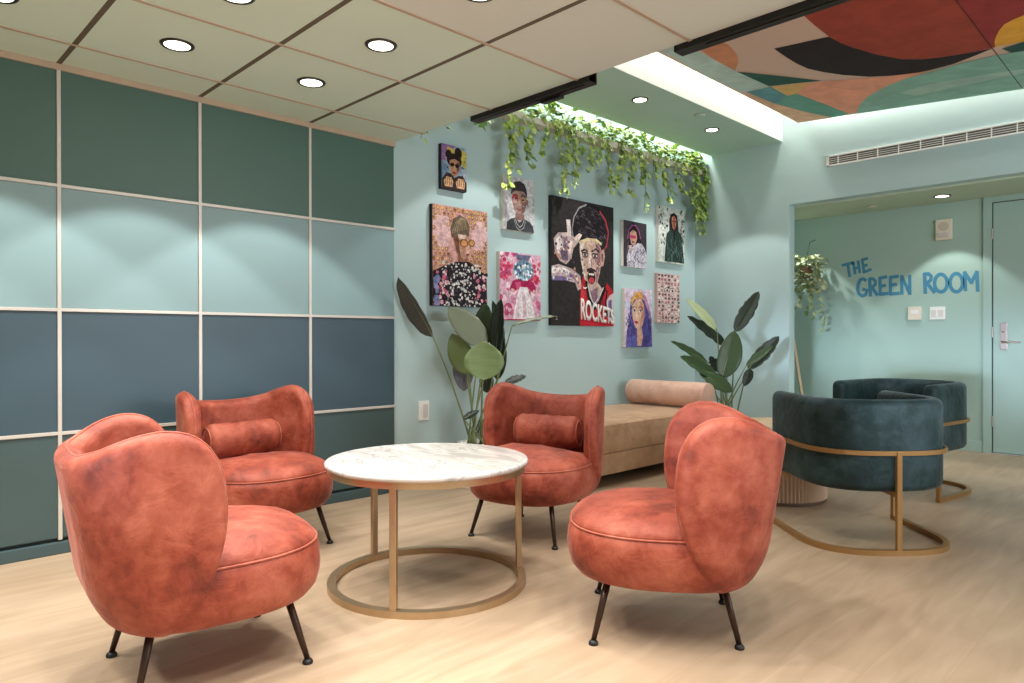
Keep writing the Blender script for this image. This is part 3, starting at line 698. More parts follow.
# 6 small hooded figure
t, P, W, H = canvas('canvas_portrait', 'small canvas of figure in white jacket with violet hood outline on black', 5.108, 5.463, 1.65, 2.066, side_w)
asp = W/H
P.poly([(0, 0), (1, 0), (1, 1), (0, 1)], (62, 54, 60))
P.poly([(.16, .42), (.20, .20), (.34, .08), (.52, .06), (.66, .16), (.74, .34), (.80, .52), (.5, .6), (.2, .6)], (38, 30, 36)); P.stroke([(.18, .40), (.22, .20), (.36, .09), (.52, .08), (.66, .18), (.74, .36)], .03, (170, 90, 150), asp)
P.poly([(.26, .26), (.40, .18), (.54, .22), (.58, .36), (.52, .48), (.42, .54), (.32, .48), (.27, .38)], (190, 150, 138)); P.poly([(.40, .18), (.54, .22), (.58, .36), (.50, .46)], (222, 170, 140)); P.poly([(.27, .30), (.54, .30), (.53, .37), (.29, .38)], (206, 72, 62)); P.poly([(.29, .31), (.52, .32), (.50, .35), (.30, .35)], (140, 60, 130)); P.ell(.41, .45, .06, .02, (110, 50, 56))
P.poly([(.42, .54), (.60, .46), (.78, .46), (.92, .56), (1, .70), (1, 1), (.16, 1), (.14, .78), (.24, .62)], (206, 200, 210))
rd = random.Random(9)
for k in range(44):
    x, y = rd.uniform(.18, .95), rd.uniform(.54, .98); P.stroke([(x, y), (x+rd.uniform(-.1, .1), y+.06), (x+rd.uniform(-.12, .12), y+.12)], .016, rd.choice([(70, 60, 76), (150, 140, 160), (236, 230, 234), (110, 96, 120)]), asp)
P.poly([(.20, .54), (.34, .52), (.36, .62), (.24, .66)], (210, 180, 176)); P.stroke([(.2, .44), (.16, .62), (.12, .8)], .02, (120, 100, 130), asp)
finish(t, P)

# 7 dark green coat
t, P, W, H = canvas('canvas_portrait', 'canvas of figure in dark green coat on pale leafy ground', 5.66, 6.117, 1.735, 2.272, side_w)
asp = W/H
P.poly([(0, 0), (1, 0), (1, 1), (0, 1)], (214, 218, 210))
P.blobs(70, 0, 0, 1, .7, .014, .05, [(60, 90, 80), (110, 134, 122), (186, 196, 186), (44, 64, 60), (150, 150, 140)], 3, asp, lambda x, y: x < .36 or x > .74)
P.poly([(.40, .22), (.46, .12), (.58, .08), (.70, .12), (.74, .26), (.76, .44), (.40, .44)], (40, 36, 40))
P.poly([(.50, .16), (.60, .14), (.67, .20), (.66, .32), (.60, .40), (.53, .36), (.49, .26)], (206, 150, 130)); P.poly([(.56, .15), (.62, .15), (.62, .39), (.57, .38)], (200, 84, 70)); P.ell(.54, .24, .025, .012, (40, 30, 34)); P.ell(.635, .24, .022, .012, (40, 30, 34))
P.poly([(.30, .48), (.46, .38), (.58, .44), (.72, .38), (.86, .46), (.92, .66), (.98, .98), (.22, .98), (.26, .70)], (48, 66, 62))
rd = random.Random(5)
for k in range(50):
    x, y = rd.uniform(.26, .92), rd.uniform(.44, .94); P.stroke([(x, y), (x+rd.uniform(-.04, .08), y+.05), (x+rd.uniform(-.06, .06), y+.11)], .014, rd.choice([(30, 40, 40), (84, 110, 100), (110, 134, 124), (38, 52, 50)]), asp)
P.poly([(.55, .42), (.62, .42), (.60, .70), (.56, .70)], (30, 28, 32))
finish(t, P)

# 8 woman with violet hair
t, P, W, H = canvas('canvas_portrait', 'canvas of woman with blue violet hair and orange fringe on pale ground', 5.122, 5.552, .922, 1.455, side_w)
asp = W/H
P.poly([(0, 0), (1, 0), (1, 1), (0, 1)], (222, 206, 222))
P.blobs(20, 0, 0, 1, .5, .04, .09, [(236, 222, 232), (226, 196, 214), (206, 206, 226)], 2, asp)
P.poly([(.18, .40), (.22, .18), (.38, .06), (.58, .04), (.78, .12), (.92, .34), (.98, .62), (1, 1), (.04, 1), (.08, .72), (.16, .56)], (84, 76, 140))
P.poly([(.22, .20), (.38, .06), (.58, .04), (.78, .12), (.84, .24), (.60, .16), (.36, .18), (.24, .30)], (226, 170, 96)); P.poly([(.58, .04), (.78, .12), (.92, .34), (.94, .56), (.82, .34)], (196, 140, 170))
P.poly([(.28, .28), (.42, .18), (.60, .17), (.70, .28), (.72, .46), (.64, .62), (.50, .72), (.38, .66), (.29, .52), (.25, .40)], (226, 186, 160)); P.poly([(.56, .2), (.70, .28), (.72, .46), (.62, .62), (.52, .70), (.60, .46)], (206, 146, 130))
P.stroke([(.28, .33), (.36, .30), (.43, .33)], .014, (80, 50, 56), asp); P.stroke([(.50, .33), (.58, .30), (.66, .34)], .014, (80, 50, 56), asp)
for x in (.36, .58): P.ell(x, .38, .055, .022, (244, 240, 238)); P.ell(x, .38, .024, .020, (50, 36, 44)); P.stroke([(x-.06, .375), (x, .355), (x+.06, .375)], .010, (40, 28, 34), asp)
P.poly([(.42, .38), (.46, .38), (.47, .49), (.40, .50), (.39, .48)], (240, 206, 182)); P.ell(.42, .575, .075, .026, (190, 66, 92)); P.stroke([(.35, .575), (.49, .575)], .006, (120, 40, 60), asp)
P.poly([(.44, .70), (.60, .64), (.66, .82), (.60, .98), (.44, .98)], (216, 170, 146)); P.poly([(.04, 1), (.10, .84), (.40, .80), (.46, 1)], (96, 100, 176)); P.poly([(.62, .98), (.66, .82), (.92, .78), (1, 1)], (76, 70, 130))
rd = random.Random(8)
for k in range(40):
    x, y = (rd.uniform(.06, .24) if rd.random() < .4 else rd.uniform(.72, .96)), rd.uniform(.35, .95); P.stroke([(x, y), (x+.03, y+.07), (x-.02, y+.14)], .016, rd.choice([(60, 56, 110), (120, 110, 180), (150, 120, 190), (70, 90, 160)]), asp)
finish(t, P)

# 9 pale pattern canvas
t, P, W, H = canvas('canvas_portrait', 'narrow canvas of pale pink ornament rows with two small eyes', 5.643, 6.025, 1.15, 1.625, side_p)
asp = W/H
P.poly([(0, 0), (1, 0), (1, 1), (0, 1)], (226, 196, 190))
rd = random.Random(11)
for j in range(13):
    for i in range(7):
        x, y = .07+i*.145+rd.uniform(-.02, .02), .04+j*.077; c = rd.choice([(170, 104, 110), (120, 86, 92), (236, 222, 216), (200, 140, 136), (90, 74, 80), (240, 232, 226)])
        P.ell(x, y, .05, .024, c); P.stroke([(x-.05, y+.03), (x, y+.02), (x+.05, y+.035)], .010, rd.choice([(110, 80, 88), (236, 226, 220), (196, 150, 146)]), asp)
for x in (.42, .66): P.ell(x, .34, .09, .034, (240, 232, 226)); P.ell(x, .34, .045, .026, (60, 46, 56)); P.stroke([(x-.1, .30), (x, .28), (x+.1, .30)], .014, (90, 66, 74), asp)
P.blobs(26, 0, .72, 1, 1, .014, .034, [(60, 50, 56), (236, 226, 222), (150, 100, 106)], 3, asp)
finish(t, P)

# ------------------------------------------------------------------ coral wing chairs
SH_L = None
def shell_path():
    """half plan of the wing back, from the middle of the back to the front of the wing: (x, y) with arc length"""
    pts = []
    n = 16
    for i in range(n+1): pts.append((-.365, .085*i/n))
    R = .21
    for i in range(1, n+1):
        a = PI/2*i/n; pts.append((-.365+R-R*math.cos(a), .085+R*math.sin(a)))
    for i in range(1, n+1): pts.append((-.155+.065*i/n, .295+.006*i/n))
    s = [0]
    for a, b in zip(pts, pts[1:]): s.append(s[-1]+math.hypot(b[0]-a[0], b[1]-a[1]))
    return pts, s
SP, SS = shell_path(); SLEN = SS[-1]
def plan_at(s):
    sg = 1 if s >= 0 else -1; d = min(abs(s)*SLEN, SLEN-1e-6)
    for i in range(len(SS)-1):
        if d <= SS[i+1]: break
    t = (d-SS[i])/(SS[i+1]-SS[i])
    x = SP[i][0]+(SP[i+1][0]-SP[i][0])*t; y = SP[i][1]+(SP[i+1][1]-SP[i][1])*t
    i0 = max(i-2, 0); i1 = min(i+3, len(SP)-1)
    tx, ty = SP[i1][0]-SP[i0][0], SP[i1][1]-SP[i0][1]
    if i < 3: tx, ty = 0, 1
    l = math.hypot(tx, ty); tx /= l; ty /= l
    return Vector((x, sg*y, 0)), Vector((-ty, sg*tx, 0))*1.0     # point and outward normal (away from the sitter)
ZT_S = [0, .25, .42, .55, .66, .75, .84, .91, .96, .99, 1]
ZT_V = [.680, .686, .702, .728, .746, .752, .742, .715, .672, .615, .53]
ZB_S = [0, .45, .55, .63, .72, .80, .87, .93, .97, .99, 1]
ZB_V = [.185, .185, .186, .192, .212, .246, .298, .362, .425, .475, .53]
def shell_pt(s, v, side):
    zt, zb = catmull(ZT_S, ZT_V, abs(s)), catmull(ZB_S, ZB_V, abs(s))
    z = zb+(zt-zb)*v
    p, nrm = plan_at(s)
    f = lambda x, R: math.sqrt(max(0, 1-(1-min(max(x/R, 0), 1))**2))
    th = .036*f(min(v, 1-v)*(zt-zb), .036)*f((1-abs(s))*SLEN+.002*0, .036)
    lean = max(0, (z-.19))*(.17 if True else 0)*(1-.75*max(0, (abs(s)-.35)/.65))
    bot = -.06*max(0, 1-(z-.185)/.16)**2           # tucks in towards the bottom
    p = p + nrm*(bot*(1-.4*abs(s)))
    p.x += .078-lean*.9
    p = p + nrm*(th*side)
    p.z = z
    return p
def shell_mesh():
    bm = NB(); NU, NV = 88, 30
    ph = [-PI/2+PI*i/NU for i in range(NU+1)]
    vv = [(1-math.cos(PI*j/NV))/2 for j in range(NV+1)]
    for side in (1, -1):
        g = [[bm.verts.new(shell_pt(math.sin(a), v, side)) for v in vv] for a in ph]
        for i in range(NU):
            for j in range(NV):
                q = (g[i][j], g[i+1][j], g[i+1][j+1], g[i][j+1])
                bm.faces.new(q if side < 0 else q[::-1])
    bmesh.ops.remove_doubles(bm, verts=bm.verts[:], dist=.0006)
    bmesh.ops.dissolve_degenerate(bm, dist=.0003, edges=bm.edges[:])
    return bm
def seat_ring(f, n=56):
    """plan outline of the seat scaled about its middle"""
    r = []
    for i in range(n):
        a = 2*PI*i/n; c, s = math.cos(a), math.sin(a)
        ex = 2.35 if c > 0 else 3.2
        x = .334*sq(c, ex) if c > 0 else .30*sq(c, ex)
        r.append(Vector((x*f, .318*sq(s, 2.5)*f, 0)))
    return r
def profile_mesh(rings, x0=.0, wr=0, seed=0, n=56):
    bm = NB(); R = []
    for f, z in rings:
        if f == 0: R.append([bm.verts.new((x0, 0, z))]); continue
        row = []
        for p in seat_ring(f, n):
            q = Vector((p.x+x0, p.y, z))
            if wr:
                w = noise.noise(Vector((q.x*2.2+seed, q.y*9+seed, 1.3)))*.010+noise.noise(Vector((q.x*7, q.y*22+seed, 4.)))*.004
                if q.x < -.04: q.z -= .026*min(1, (-.04-q.x)/.10)*min(1, max(0, (z-.375)/.06))
                q.z += w*wr*min(1, (1-f)*5+.15)
            row.append(bm.verts.new(q))
        R.append(row)
    for a, b in zip(R, R[1:]):
        for i in range(n):
            j = (i+1) % n
            if len(a) == 1: bm.faces.new((a[0], b[j], b[i]))
            elif len(b) == 1: bm.faces.new((a[i], a[j], b[0]))
            else: bm.faces.new((a[i], a[j], b[j], b[i]))
    return bm
def wing_chair(label, x, y, ang, seed):
    t = thing('wing_chair', label, 'armchair', (x, y, 0), math.radians(ang), 'coral velvet wing chairs round the marble table')
    sm = obj('backrest', shell_mesh(), coral, t, True)
    pts = []
    for i in range(121):
        s = math.sin(-PI/2+PI*i/120); pts.append(shell_pt(s, 1, 1))
    for i in range(121):
        s = math.sin(PI/2-PI*i/120); pts.append(shell_pt(s, 0, 1))
    cl = [pts[0]]
    for p in pts[1:]:
        if (p-cl[-1]).length > .004: cl.append(p)
    b_ = NB(); tube(b_, cl, .0042, 6, closed=True); obj('piping', b_, coral_deep, sm, True)
    x0 = .0
    body = [(0, .19), (.5, .19), (.80, .191), (.90, .202), (.965, .228), (.995, .265), (1, .30), (.992, .335), (.968, .362), (.92, .372), (0, .375)]
    so = obj('seat', profile_mesh(body, x0), coral, t, True)
    cush = [(0, .35), (.90, .352), (.96, .364), (.952, .375), (.92, .390), (.85, .407), (.75, .421), (.62, .431), (.46, .438), (.3, .441), (.15, .442), (0, .442)]
    obj('seat_cushion', profile_mesh(cush, x0, 1, seed), coral, so, True)
    b_ = NB(); tube(b_, [Vector((p.x+x0, p.y, .366)) for p in seat_ring(.964, 90)], .004, 6, closed=True); obj('seat_piping', b_, coral_deep, so, True)
    for (lx, ly) in ((.233, .235), (.233, -.235), (-.233, .195), (-.233, -.195)):
        top = Vector((lx*.80, ly*.82, .20)); foot = Vector((lx, ly, .012))
        b_ = NB(); tube(b_, [top, top.lerp(foot, .5), foot], [.0125, .011, .0085], 12); lg = obj('leg', b_, bronze, t, True)
        b_ = NB(); lathe(b_, [(0, 0), (.015, 0), (.0165, .005), (.014, .011), (.0085, .016), (0, .016)], 18, (lx, ly, 0)); obj('foot_cap', b_, black, lg, True)
    return t
wing_chair('front left coral wing chair seen from behind with open top edge', .849, 2.24, -6, 1)
wing_chair('coral wing chair against the panelled wall, turned to the table, with bolster', 1.504, 3.285, -86, 7)
wing_chair('darker lit coral wing chair behind the table in front of the daybed', 2.623, 2.523, 196.7, 12)
wing_chair('front right coral wing chair in side view, seat facing the table', 2.115, 1.40, 126.5, 21)
def lumbar(label, cx, cy, ang, L, seed, rad=.086):
    a = math.radians(ang)
    px, py = cx-.178*math.cos(a), cy-.178*math.sin(a)
    t = thing('lumbar_pillow', label, 'pillow', (px, py, .409+rad*1.06), a, 'coral lumbar pillows')
    b_ = NB(); n = 28; R = []
    K = 26
    for i in range(K+1):
        u = -1+2*i/K; au = abs(u)
        f = (1-max(0, (au-.86)/.14)**2.2*.5) if au < 1 else .5
        row = []
        for k in range(n):
            an = 2*PI*k/n
            r = rad*f*(1+.05*noise.noise(Vector((u*3+seed, math.cos(an)*1.2, math.sin(an)*1.2)))+.02*math.sin(u*17+seed))
            row.append(b_.verts.new((r*.74*math.cos(an), u*L/2, r*1.0*math.sin(an))))
        R.append(row)
    for A, B in zip(R, R[1:]):
        for k in range(n): b_.faces.new((A[k], A[(k+1) % n], B[(k+1) % n], B[k]))
    for row, sg in ((R[0], -1), (R[-1], 1)):
        c = b_.verts.new((0, sg*L/2*1.03, 0))
        for k in range(n): b_.faces.new((row[k], row[(k+1) % n], c))
    o = obj('cushion', b_, coral, t, True)
    for sg in (-1, 1):
        b_ = NB(); tube(b_, [(rad*.74*.78*math.cos(2*PI*k/24), sg*L/2*.985, rad*.78*math.sin(2*PI*k/24)) for k in range(24)], .0035, 6, closed=True); obj('piping', b_, coral_deep, o, True)
lumbar('coral bolster pillow on the chair by the panelled wall', 1.504, 3.285, -86, .375, 3)
lumbar('coral bolster pillow on the chair in front of the daybed', 2.623, 2.523, 196.7, .375, 9)

# ------------------------------------------------------------------ marble table
t = thing('round_table', 'round white marble coffee table on thin brass ring frame', 'table', (1.773, 2.309, 0))
b_ = NB(); lathe(b_, [(0, .487), (.405, .487), (.412, .490), (.415, .496), (.415, .502), (.411, .508), (.405, .510), (0, .510)], 96); obj('tabletop', b_, marble_mat(), t, True)
for p in t.children[0].data.polygons: p.use_smooth = abs(p.normal.z) < .9
b_ = NB(); lathe(b_, [(.385, .462), (.402, .462), (.402, .487), (.385, .487), (.385, .462)], 96); obj('apron_ring', b_, brass, t)
b_ = NB(); lathe(b_, [(.372, 0), (.405, 0), (.405, .026), (.372, .026), (.372, 0)], 96); obj('base_ring', b_, brass, t)
for a in (91, 214, 331):
    a = math.radians(a); b_ = NB(); box(b_, (.378, -.013, .02), (.399, .013, .47), .002)
    bmesh.ops.rotate(b_, cent=(0, 0, 0), matrix=Matrix.Rotation(a, 3, 'Z'), verts=b_.verts[:]); obj('leg', b_, brass, t)
b_ = NB()
for a in (30, 150, 270):
    a = math.radians(a); lathe(b_, [(0, 0), (.012, 0), (.012, .004), (0, .004)], 12, (.388*math.cos(a), .388*math.sin(a), -.0))
b_.free()

# ------------------------------------------------------------------ daybed with bolster
t = thing('daybed', 'tan upholstered daybed bench along the art wall', 'daybed', (3.38, 2.93, 0))
LX, LY = 1.90, .86
b_ = NB(); box(b_, (0, 0, .215), (LX, LY, .42), .028)
for v in b_.verts:
    if v.co.z > .40: v.co.z += .006*noise.noise(Vector((v.co.x*4, v.co.y*4, 0)))
obj('mattress', b_, tan_fab, t, True)
b_ = NB(); box(b_, (.004, .004, .075), (LX-.004, LY, .218), .008); obj('base', b_, tan_fab, t)
b_ = NB(); tube(b_, [(.006, -.001, .232), (LX-.006, -.001, .232)], .004, 6); obj('piping', b_, tan_fab, t)
b_ = NB(); tube(b_, [(.012, .004, .408), (LX-.012, .004, .408)], .004, 6); obj('piping', b_, tan_fab, t)
b_ = NB(); box(b_, (.06, .26, 0), (LX-.06, LY-.05, .08)); obj('plinth', b_, black, t)
for lx in (.12, LX-.12):
    b_ = NB(); lathe(b_, [(0, 0), (.022, 0), (.03, .078), (0, .078)], 16, (lx, .12, 0)); obj('foot', b_, black, t, True)
t = thing('bolster', 'blush pink bolster cushion across the far end of the daybed', 'cushion', (5.135, 3.335, .42+.112))
b_ = NB(); n = 40; prof = []
r0, hl = .107, .385
prof = [(0, -hl), (r0*.80, -hl), (r0*.95, -hl+.008), (r0, -hl+.025)]+[(r0*(1+.006*math.sin(i*1.3)), -hl+.025+(2*hl-.05)*i/14) for i in range(1, 14)]+[(r0, hl-.025), (r0*.95, hl-.008), (r0*.80, hl), (0, hl)]
lathe(b_, prof, n)
bmesh.ops.rotate(b_, cent=(0, 0, 0), matrix=Matrix.Rotation(PI/2, 3, 'X'), verts=b_.verts[:])
o = obj('cushion', b_, pink_fab, t, True)
for sg in (-1, 1):
    b_ = NB(); tube(b_, [(r0*.93*math.cos(2*PI*k/32), sg*(hl-.006), r0*.93*math.sin(2*PI*k/32)) for k in range(32)], .004, 6, closed=True); obj('piping', b_, pink_fab, o, True)

# ------------------------------------------------------------------ green barrel chairs
def u_path(hw, back, front, ex=2.7, n=30):
    """U in plan, open towards +x"""
    pts = [(front, hw)]
    m0 = back+hw*.95
    k = 6
    for i in range(1, k): pts.append((front+(m0-front)*i/k, hw))
    for i in range(n+1):
        a = PI/2+PI*i/n; c, s = math.cos(a), math.sin(a)
        pts.append((m0+(m0-back)*sq(c, ex) if abs(c) > 1e-9 else m0, hw*sq(s, ex) if abs(s) > 1e-9 else 0))
    for i in range(1, k+1): pts.append((m0+(front-m0)*i/k, -hw))
    return pts
def barrel_chair(label, x, y, ang):
    t = thing('barrel_chair', label, 'armchair', (x, y, 0), math.radians(ang), 'dark green barrel chairs with brass frames')
    # padded shell: sweep a rounded section along the U
    pts = [Vector((a, b, 0)) for a, b in u_path(.292, -.295, .285)]
    sec = []
    hwid, z0, z1, r = .042, .285, .713, .038
    for (cx, cz, a0) in ((hwid-r, z1-r, 0), (-(hwid-r), z1-r, 90), (-(hwid-r), z0+r, 180), (hwid-r, z0+r, 270)):
        for i in range(6): a = math.radians(a0+18*i); sec.append((cx+r*math.cos(a), cz+r*math.sin(a)))
    b_ = NB(); rows = []
    N = len(pts)
    def row(p, nr, f=1, push=Vector((0, 0, 0))):
        return [b_.verts.new(p+push+nr*(u*f)+Vector((0, 0, (z0+z1)/2+(z-(z0+z1)/2)*(1-(1-f)*.14)))) for u, z in sec]
    for i, p in enumerate(pts):
        tg = (pts[min(i+1, N-1)]-pts[max(i-1, 0)]).normalized(); nr = Vector((-tg.y, tg.x, 0))
        if i == 0:
            for f, d in ((.30, .030), (.62, .026), (.88, .014)): rows.append(row(p, nr, f, -tg*d))
        rows.append(row(p, nr))
        if i == N-1:
            for f, d in ((.88, .014), (.62, .026), (.30, .030)): rows.append(row(p, nr, f, tg*d))
    for A, B in zip(rows, rows[1:]):
        for k in range(len(sec)): b_.faces.new((A[k], A[(k+1) % len(sec)], B[(k+1) % len(sec)], B[k]))
    b_.faces.new(rows[0]); b_.faces.new(rows[-1][::-1])
    obj('backrest', b_, teal, t, True)
    # seat inside
    b_ = NB()
    inner = [(a, b) for a, b in u_path(.248, -.25, .30)]
    prof = [(.93, .29), (.985, .305), (1, .335), (1, .385), (.975, .411), (.9, .422), (.6, .428), (0, .43)]
    R = []
    for f, z in prof:
        if f == 0: R.append([b_.verts.new((.02, 0, z))]); continue
        R.append([b_.verts.new((.02+(a-.02)*f, b*f, z)) for a, b in inner])
    n = len(inner)
    for A, B in zip(R, R[1:]):
        for i in range(n):
            j = (i+1) % n
            if len(B) == 1: b_.faces.new((A[i], A[j], B[0]))
            else: b_.faces.new((A[i], A[j], B[j], B[i]))
    b_.faces.new(R[0][::-1]); obj('seat', b_, teal, t, True)
    fr = u_path(.342, -.346, .30)
    b_ = NB(); bar_path(b_, [Vector((a, b, .470)) for a, b in fr], .013, .021); obj('frame_band', b_, brass2, t)
    b_ = NB(); bar_path(b_, [Vector((a, b, .0125)) for a, b in fr], .026, .025)
    obj('base_rail', b_, brass2, t)
    for (px, py, z1_) in ((.288, .342, .478), (.288, -.342, .478), (-.346, 0, .478)):
        b_ = NB()
        if px < 0: box(b_, (px-.010, py-.012, .02), (px+.010, py+.012, z1_), .002)
        else: box(b_, (px-.013, py-.011, .02), (px+.013, py+.011, z1_), .002)
        obj('post', b_, brass2, t)
    b_ = NB(); box(b_, (-.34, -.012, .267), (.24, .012, .289)); box(b_, (.20, -.32, .267), (.224, .32, .289)); obj('cross_bar', b_, brass2, t)
    return t
barrel_chair('nearer dark green barrel chair with its curved back and brass post to us', 3.757, 1.308, 47)
barrel_chair('farther dark green barrel chair facing us in front of the lettered wall', 5.165, 1.517, 171)

# pleated drum table
t = thing('drum_table', 'pleated beige drum side table with pale wooden top between the green chairs', 'side table', (4.30, 1.995, 0))
b_ = NB(); n = 320; rows = []
for z, k in ((.02, 1), (.44, 1)):
    rows.append([b_.verts.new(((.288+.006*math.cos(80*2*PI*i/n))*math.cos(2*PI*i/n), (.288+.006*math.cos(80*2*PI*i/n))*math.sin(2*PI*i/n), z)) for i in range(n)])
for i in range(n): b_.faces.new((rows[0][i], rows[0][(i+1) % n], rows[1][(i+1) % n], rows[1][i]))
b_.faces.new(rows[0][::-1]); b_.faces.new(rows[1]); obj('pleated_drum', b_, M('pleated_beige', (196, 168, 140), .7), t)
b_ = NB(); lathe(b_, [(0, 0), (.285, 0), (.29, .004), (.29, .02), (0, .02)], 64); obj('base_ring', b_, M('drum_base', (96, 70, 50), .6), t)
b_ = NB(); lathe(b_, [(0, .44), (.296, .44), (.300, .444), (.300, .462), (.296, .466), (0, .466)], 64); obj('tabletop', b_, oak, t)

# ------------------------------------------------------------------ potted plants
def planter(t, r, h):
    b_ = NB(); lathe(b_, [(0, 0), (r*.80, 0), (r*.82, .006), (r, h-.01), (r*1.0, h), (r*.92, h), (r*.90, h-.03), (0, h-.03)], 40); obj('planter', b_, white_pot, t, True)
    for p in t.children[-1].data.polygons: p.use_smooth = abs(p.normal.z) < .8
    b_ = NB(); lathe(b_, [(0, h-.022), (r*.90, h-.026)], 24); obj('soil', b_, soil, t)
def paddle_leaf(t, root, base, tip, wid, mat, nrm, bend=.06, fold=.18, skew=0, ragged=0, peak=.45):
    """one leaf: stalk from the pot plus blade from base to tip; coordinates in the plant's own frame"""
    base, tip, root = Vector(base), Vector(tip), Vector(root)
    ax = tip-base; L = ax.length; d = ax.normalized(); n_ = Vector(nrm); n_ = (n_-d*n_.dot(d)).normalized(); s = d.cross(n_).normalized()
    K = 14; J = 4; b_ = NB(); g = []
    uvd = {}
    for i in range(K+1):
        u = i/K
        w = wid/2*(math.sin(PI*min(1, u**(math.log(.5)/math.log(peak))))**.62 if 0 < u < 1 else 0.0)
        if i == 0: w = wid*.03
        if ragged and i % 3 == 2 and u > .25: w *= (1-ragged)
        c = base+d*L*u+n_*(-bend*L*u*u)
        row = []
        for j in range(-J, J+1):
            q = j/J; sk = 1+skew*(1 if q > 0 else -1)
            v = b_.verts.new(c+s*(w*q*sk)+n_*(fold*abs(q)*w*(1)+.004*math.sin(u*26+q*2)*abs(q)))
            uvd[v] = (q*.5+.5, u); row.append(v)
        g.append(row)
    for i in range(K):
        for j in range(2*J):
            try: b_.faces.new((g[i][j], g[i][j+1], g[i+1][j+1], g[i+1][j]))
            except ValueError: pass
    uvl = b_.loops.layers.uv.new('UVMap')
    for f in b_.faces:
        for l in f.loops: l[uvl].uv = uvd[l.vert]
    o = obj('leaf', b_, mat, t, True)
    md = o.modifiers.new('thick', 'SOLIDIFY'); md.thickness = .0018
    b_ = NB(); mid = root.lerp(base, .5)+Vector((0, 0, .05*(base-root).length)); 
    pp = [root, root.lerp(mid, .6), mid.lerp(base, .4), base]
    # smooth stalk, running on as the midrib
    st = []
    for i in range(13):
        u = i/12; st.append((1-u)**2*root+2*u*(1-u)*(root.lerp(base, .45)+Vector((0, 0, .10*(base-root).length)))+u*u*base)
    rib = [base+d*L*u+n_*(-bend*L*u*u-.002) for u in (.15, .35, .6, .85)]
    tube(b_, st+rib, [.0075-.0035*i/12 for i in range(13)]+[.0035, .003, .0022, .001], 7); obj('stalk', b_, stem_green, o, True)
    return o
def plant(name, label, x, y, r, h, leaves):
    t = thing(name, label, 'potted plant', (x, y, 0)); planter(t, r, h)
    o = Vector((x, y, 0)); rd = random.Random(3)
    for (b, tp, db, dt, w, mat, nrm, kw) in leaves:
        B = deep(b[0], b[1], db)-o; T = deep(tp[0], tp[1], dt)-o
        a = rd.uniform(0, 6.28); root = Vector((r*.45*math.cos(a), r*.45*math.sin(a), h-.03))
        paddle_leaf(t, root, B, T, w, mat, nrm, **kw)
    return t
TC = (-.66, -.70, .12)     # towards the seating
P1x, P1y = 3.15, 3.56
plant('bird_of_paradise', 'tall plant with paddle leaves in white pot behind the marble table', P1x, P1y, .135, .30, [
    ((433, 337), (400.5, 276), 4.60, 4.55, .125, lf_grey, (-.9, -.2, .25), dict(bend=-.08, fold=.05, skew=-.55)),
    ((486, 346), (449, 307), 4.72, 4.66, .20, lf_sage, (-.5, -.8, .5), dict(bend=.05, fold=.1)),
    ((479, 352), (486, 303), 4.85, 4.85, .15, lf_mid, (-.6, -.7, .1), dict(bend=.1)),
    ((469, 374), (452, 334), 4.78, 4.70, .17, lf_light, (-.7, -.6, .3), dict(bend=.05)),
    ((463, 352), (464, 391), 4.86, 4.80, .15, lf_mauve, (-.6, -.7, -.1), dict(bend=.05, fold=.1)),
    ((484, 341), (484, 380), 4.50, 4.45, .26, lf_light, (-.55, -.7, .45), dict(bend=.04, fold=.10, peak=.55)),
    ((496, 357), (499, 298), 4.70, 4.70, .105, lf_dark, (-.85, -.3, .2), dict(bend=.08, fold=.4)),
    ((502, 358), (494, 300), 4.76, 4.78, .08, lf_dark, (-.3, -.85, .1), dict(bend=.06, fold=.4)),
    ((497, 380), (503, 340), 4.74, 4.74, .09, lf_dark, (-.6, -.7, .1), dict(bend=.06, fold=.3)),
    ((505, 384), (526, 375), 4.78, 4.84, .075, lf_dark, (-.4, -.5, .8), dict(bend=.05, ragged=.2)),
    ((512, 326), (556, 312), 4.60, 4.66, .05, lf_sage, (-.1, -.35, .93), dict(bend=.1, fold=.3)),
    ((486, 372), (487, 393), 4.86, 4.86, .10, lf_dark, (-.6, -.7, .1), dict(bend=.05)),
    ((463, 419), (479, 410), 4.66, 4.66, .05, lf_dark, (-.4, -.6, .7), dict(bend=.05)),
])
P2x, P2y = 5.78, 3.13
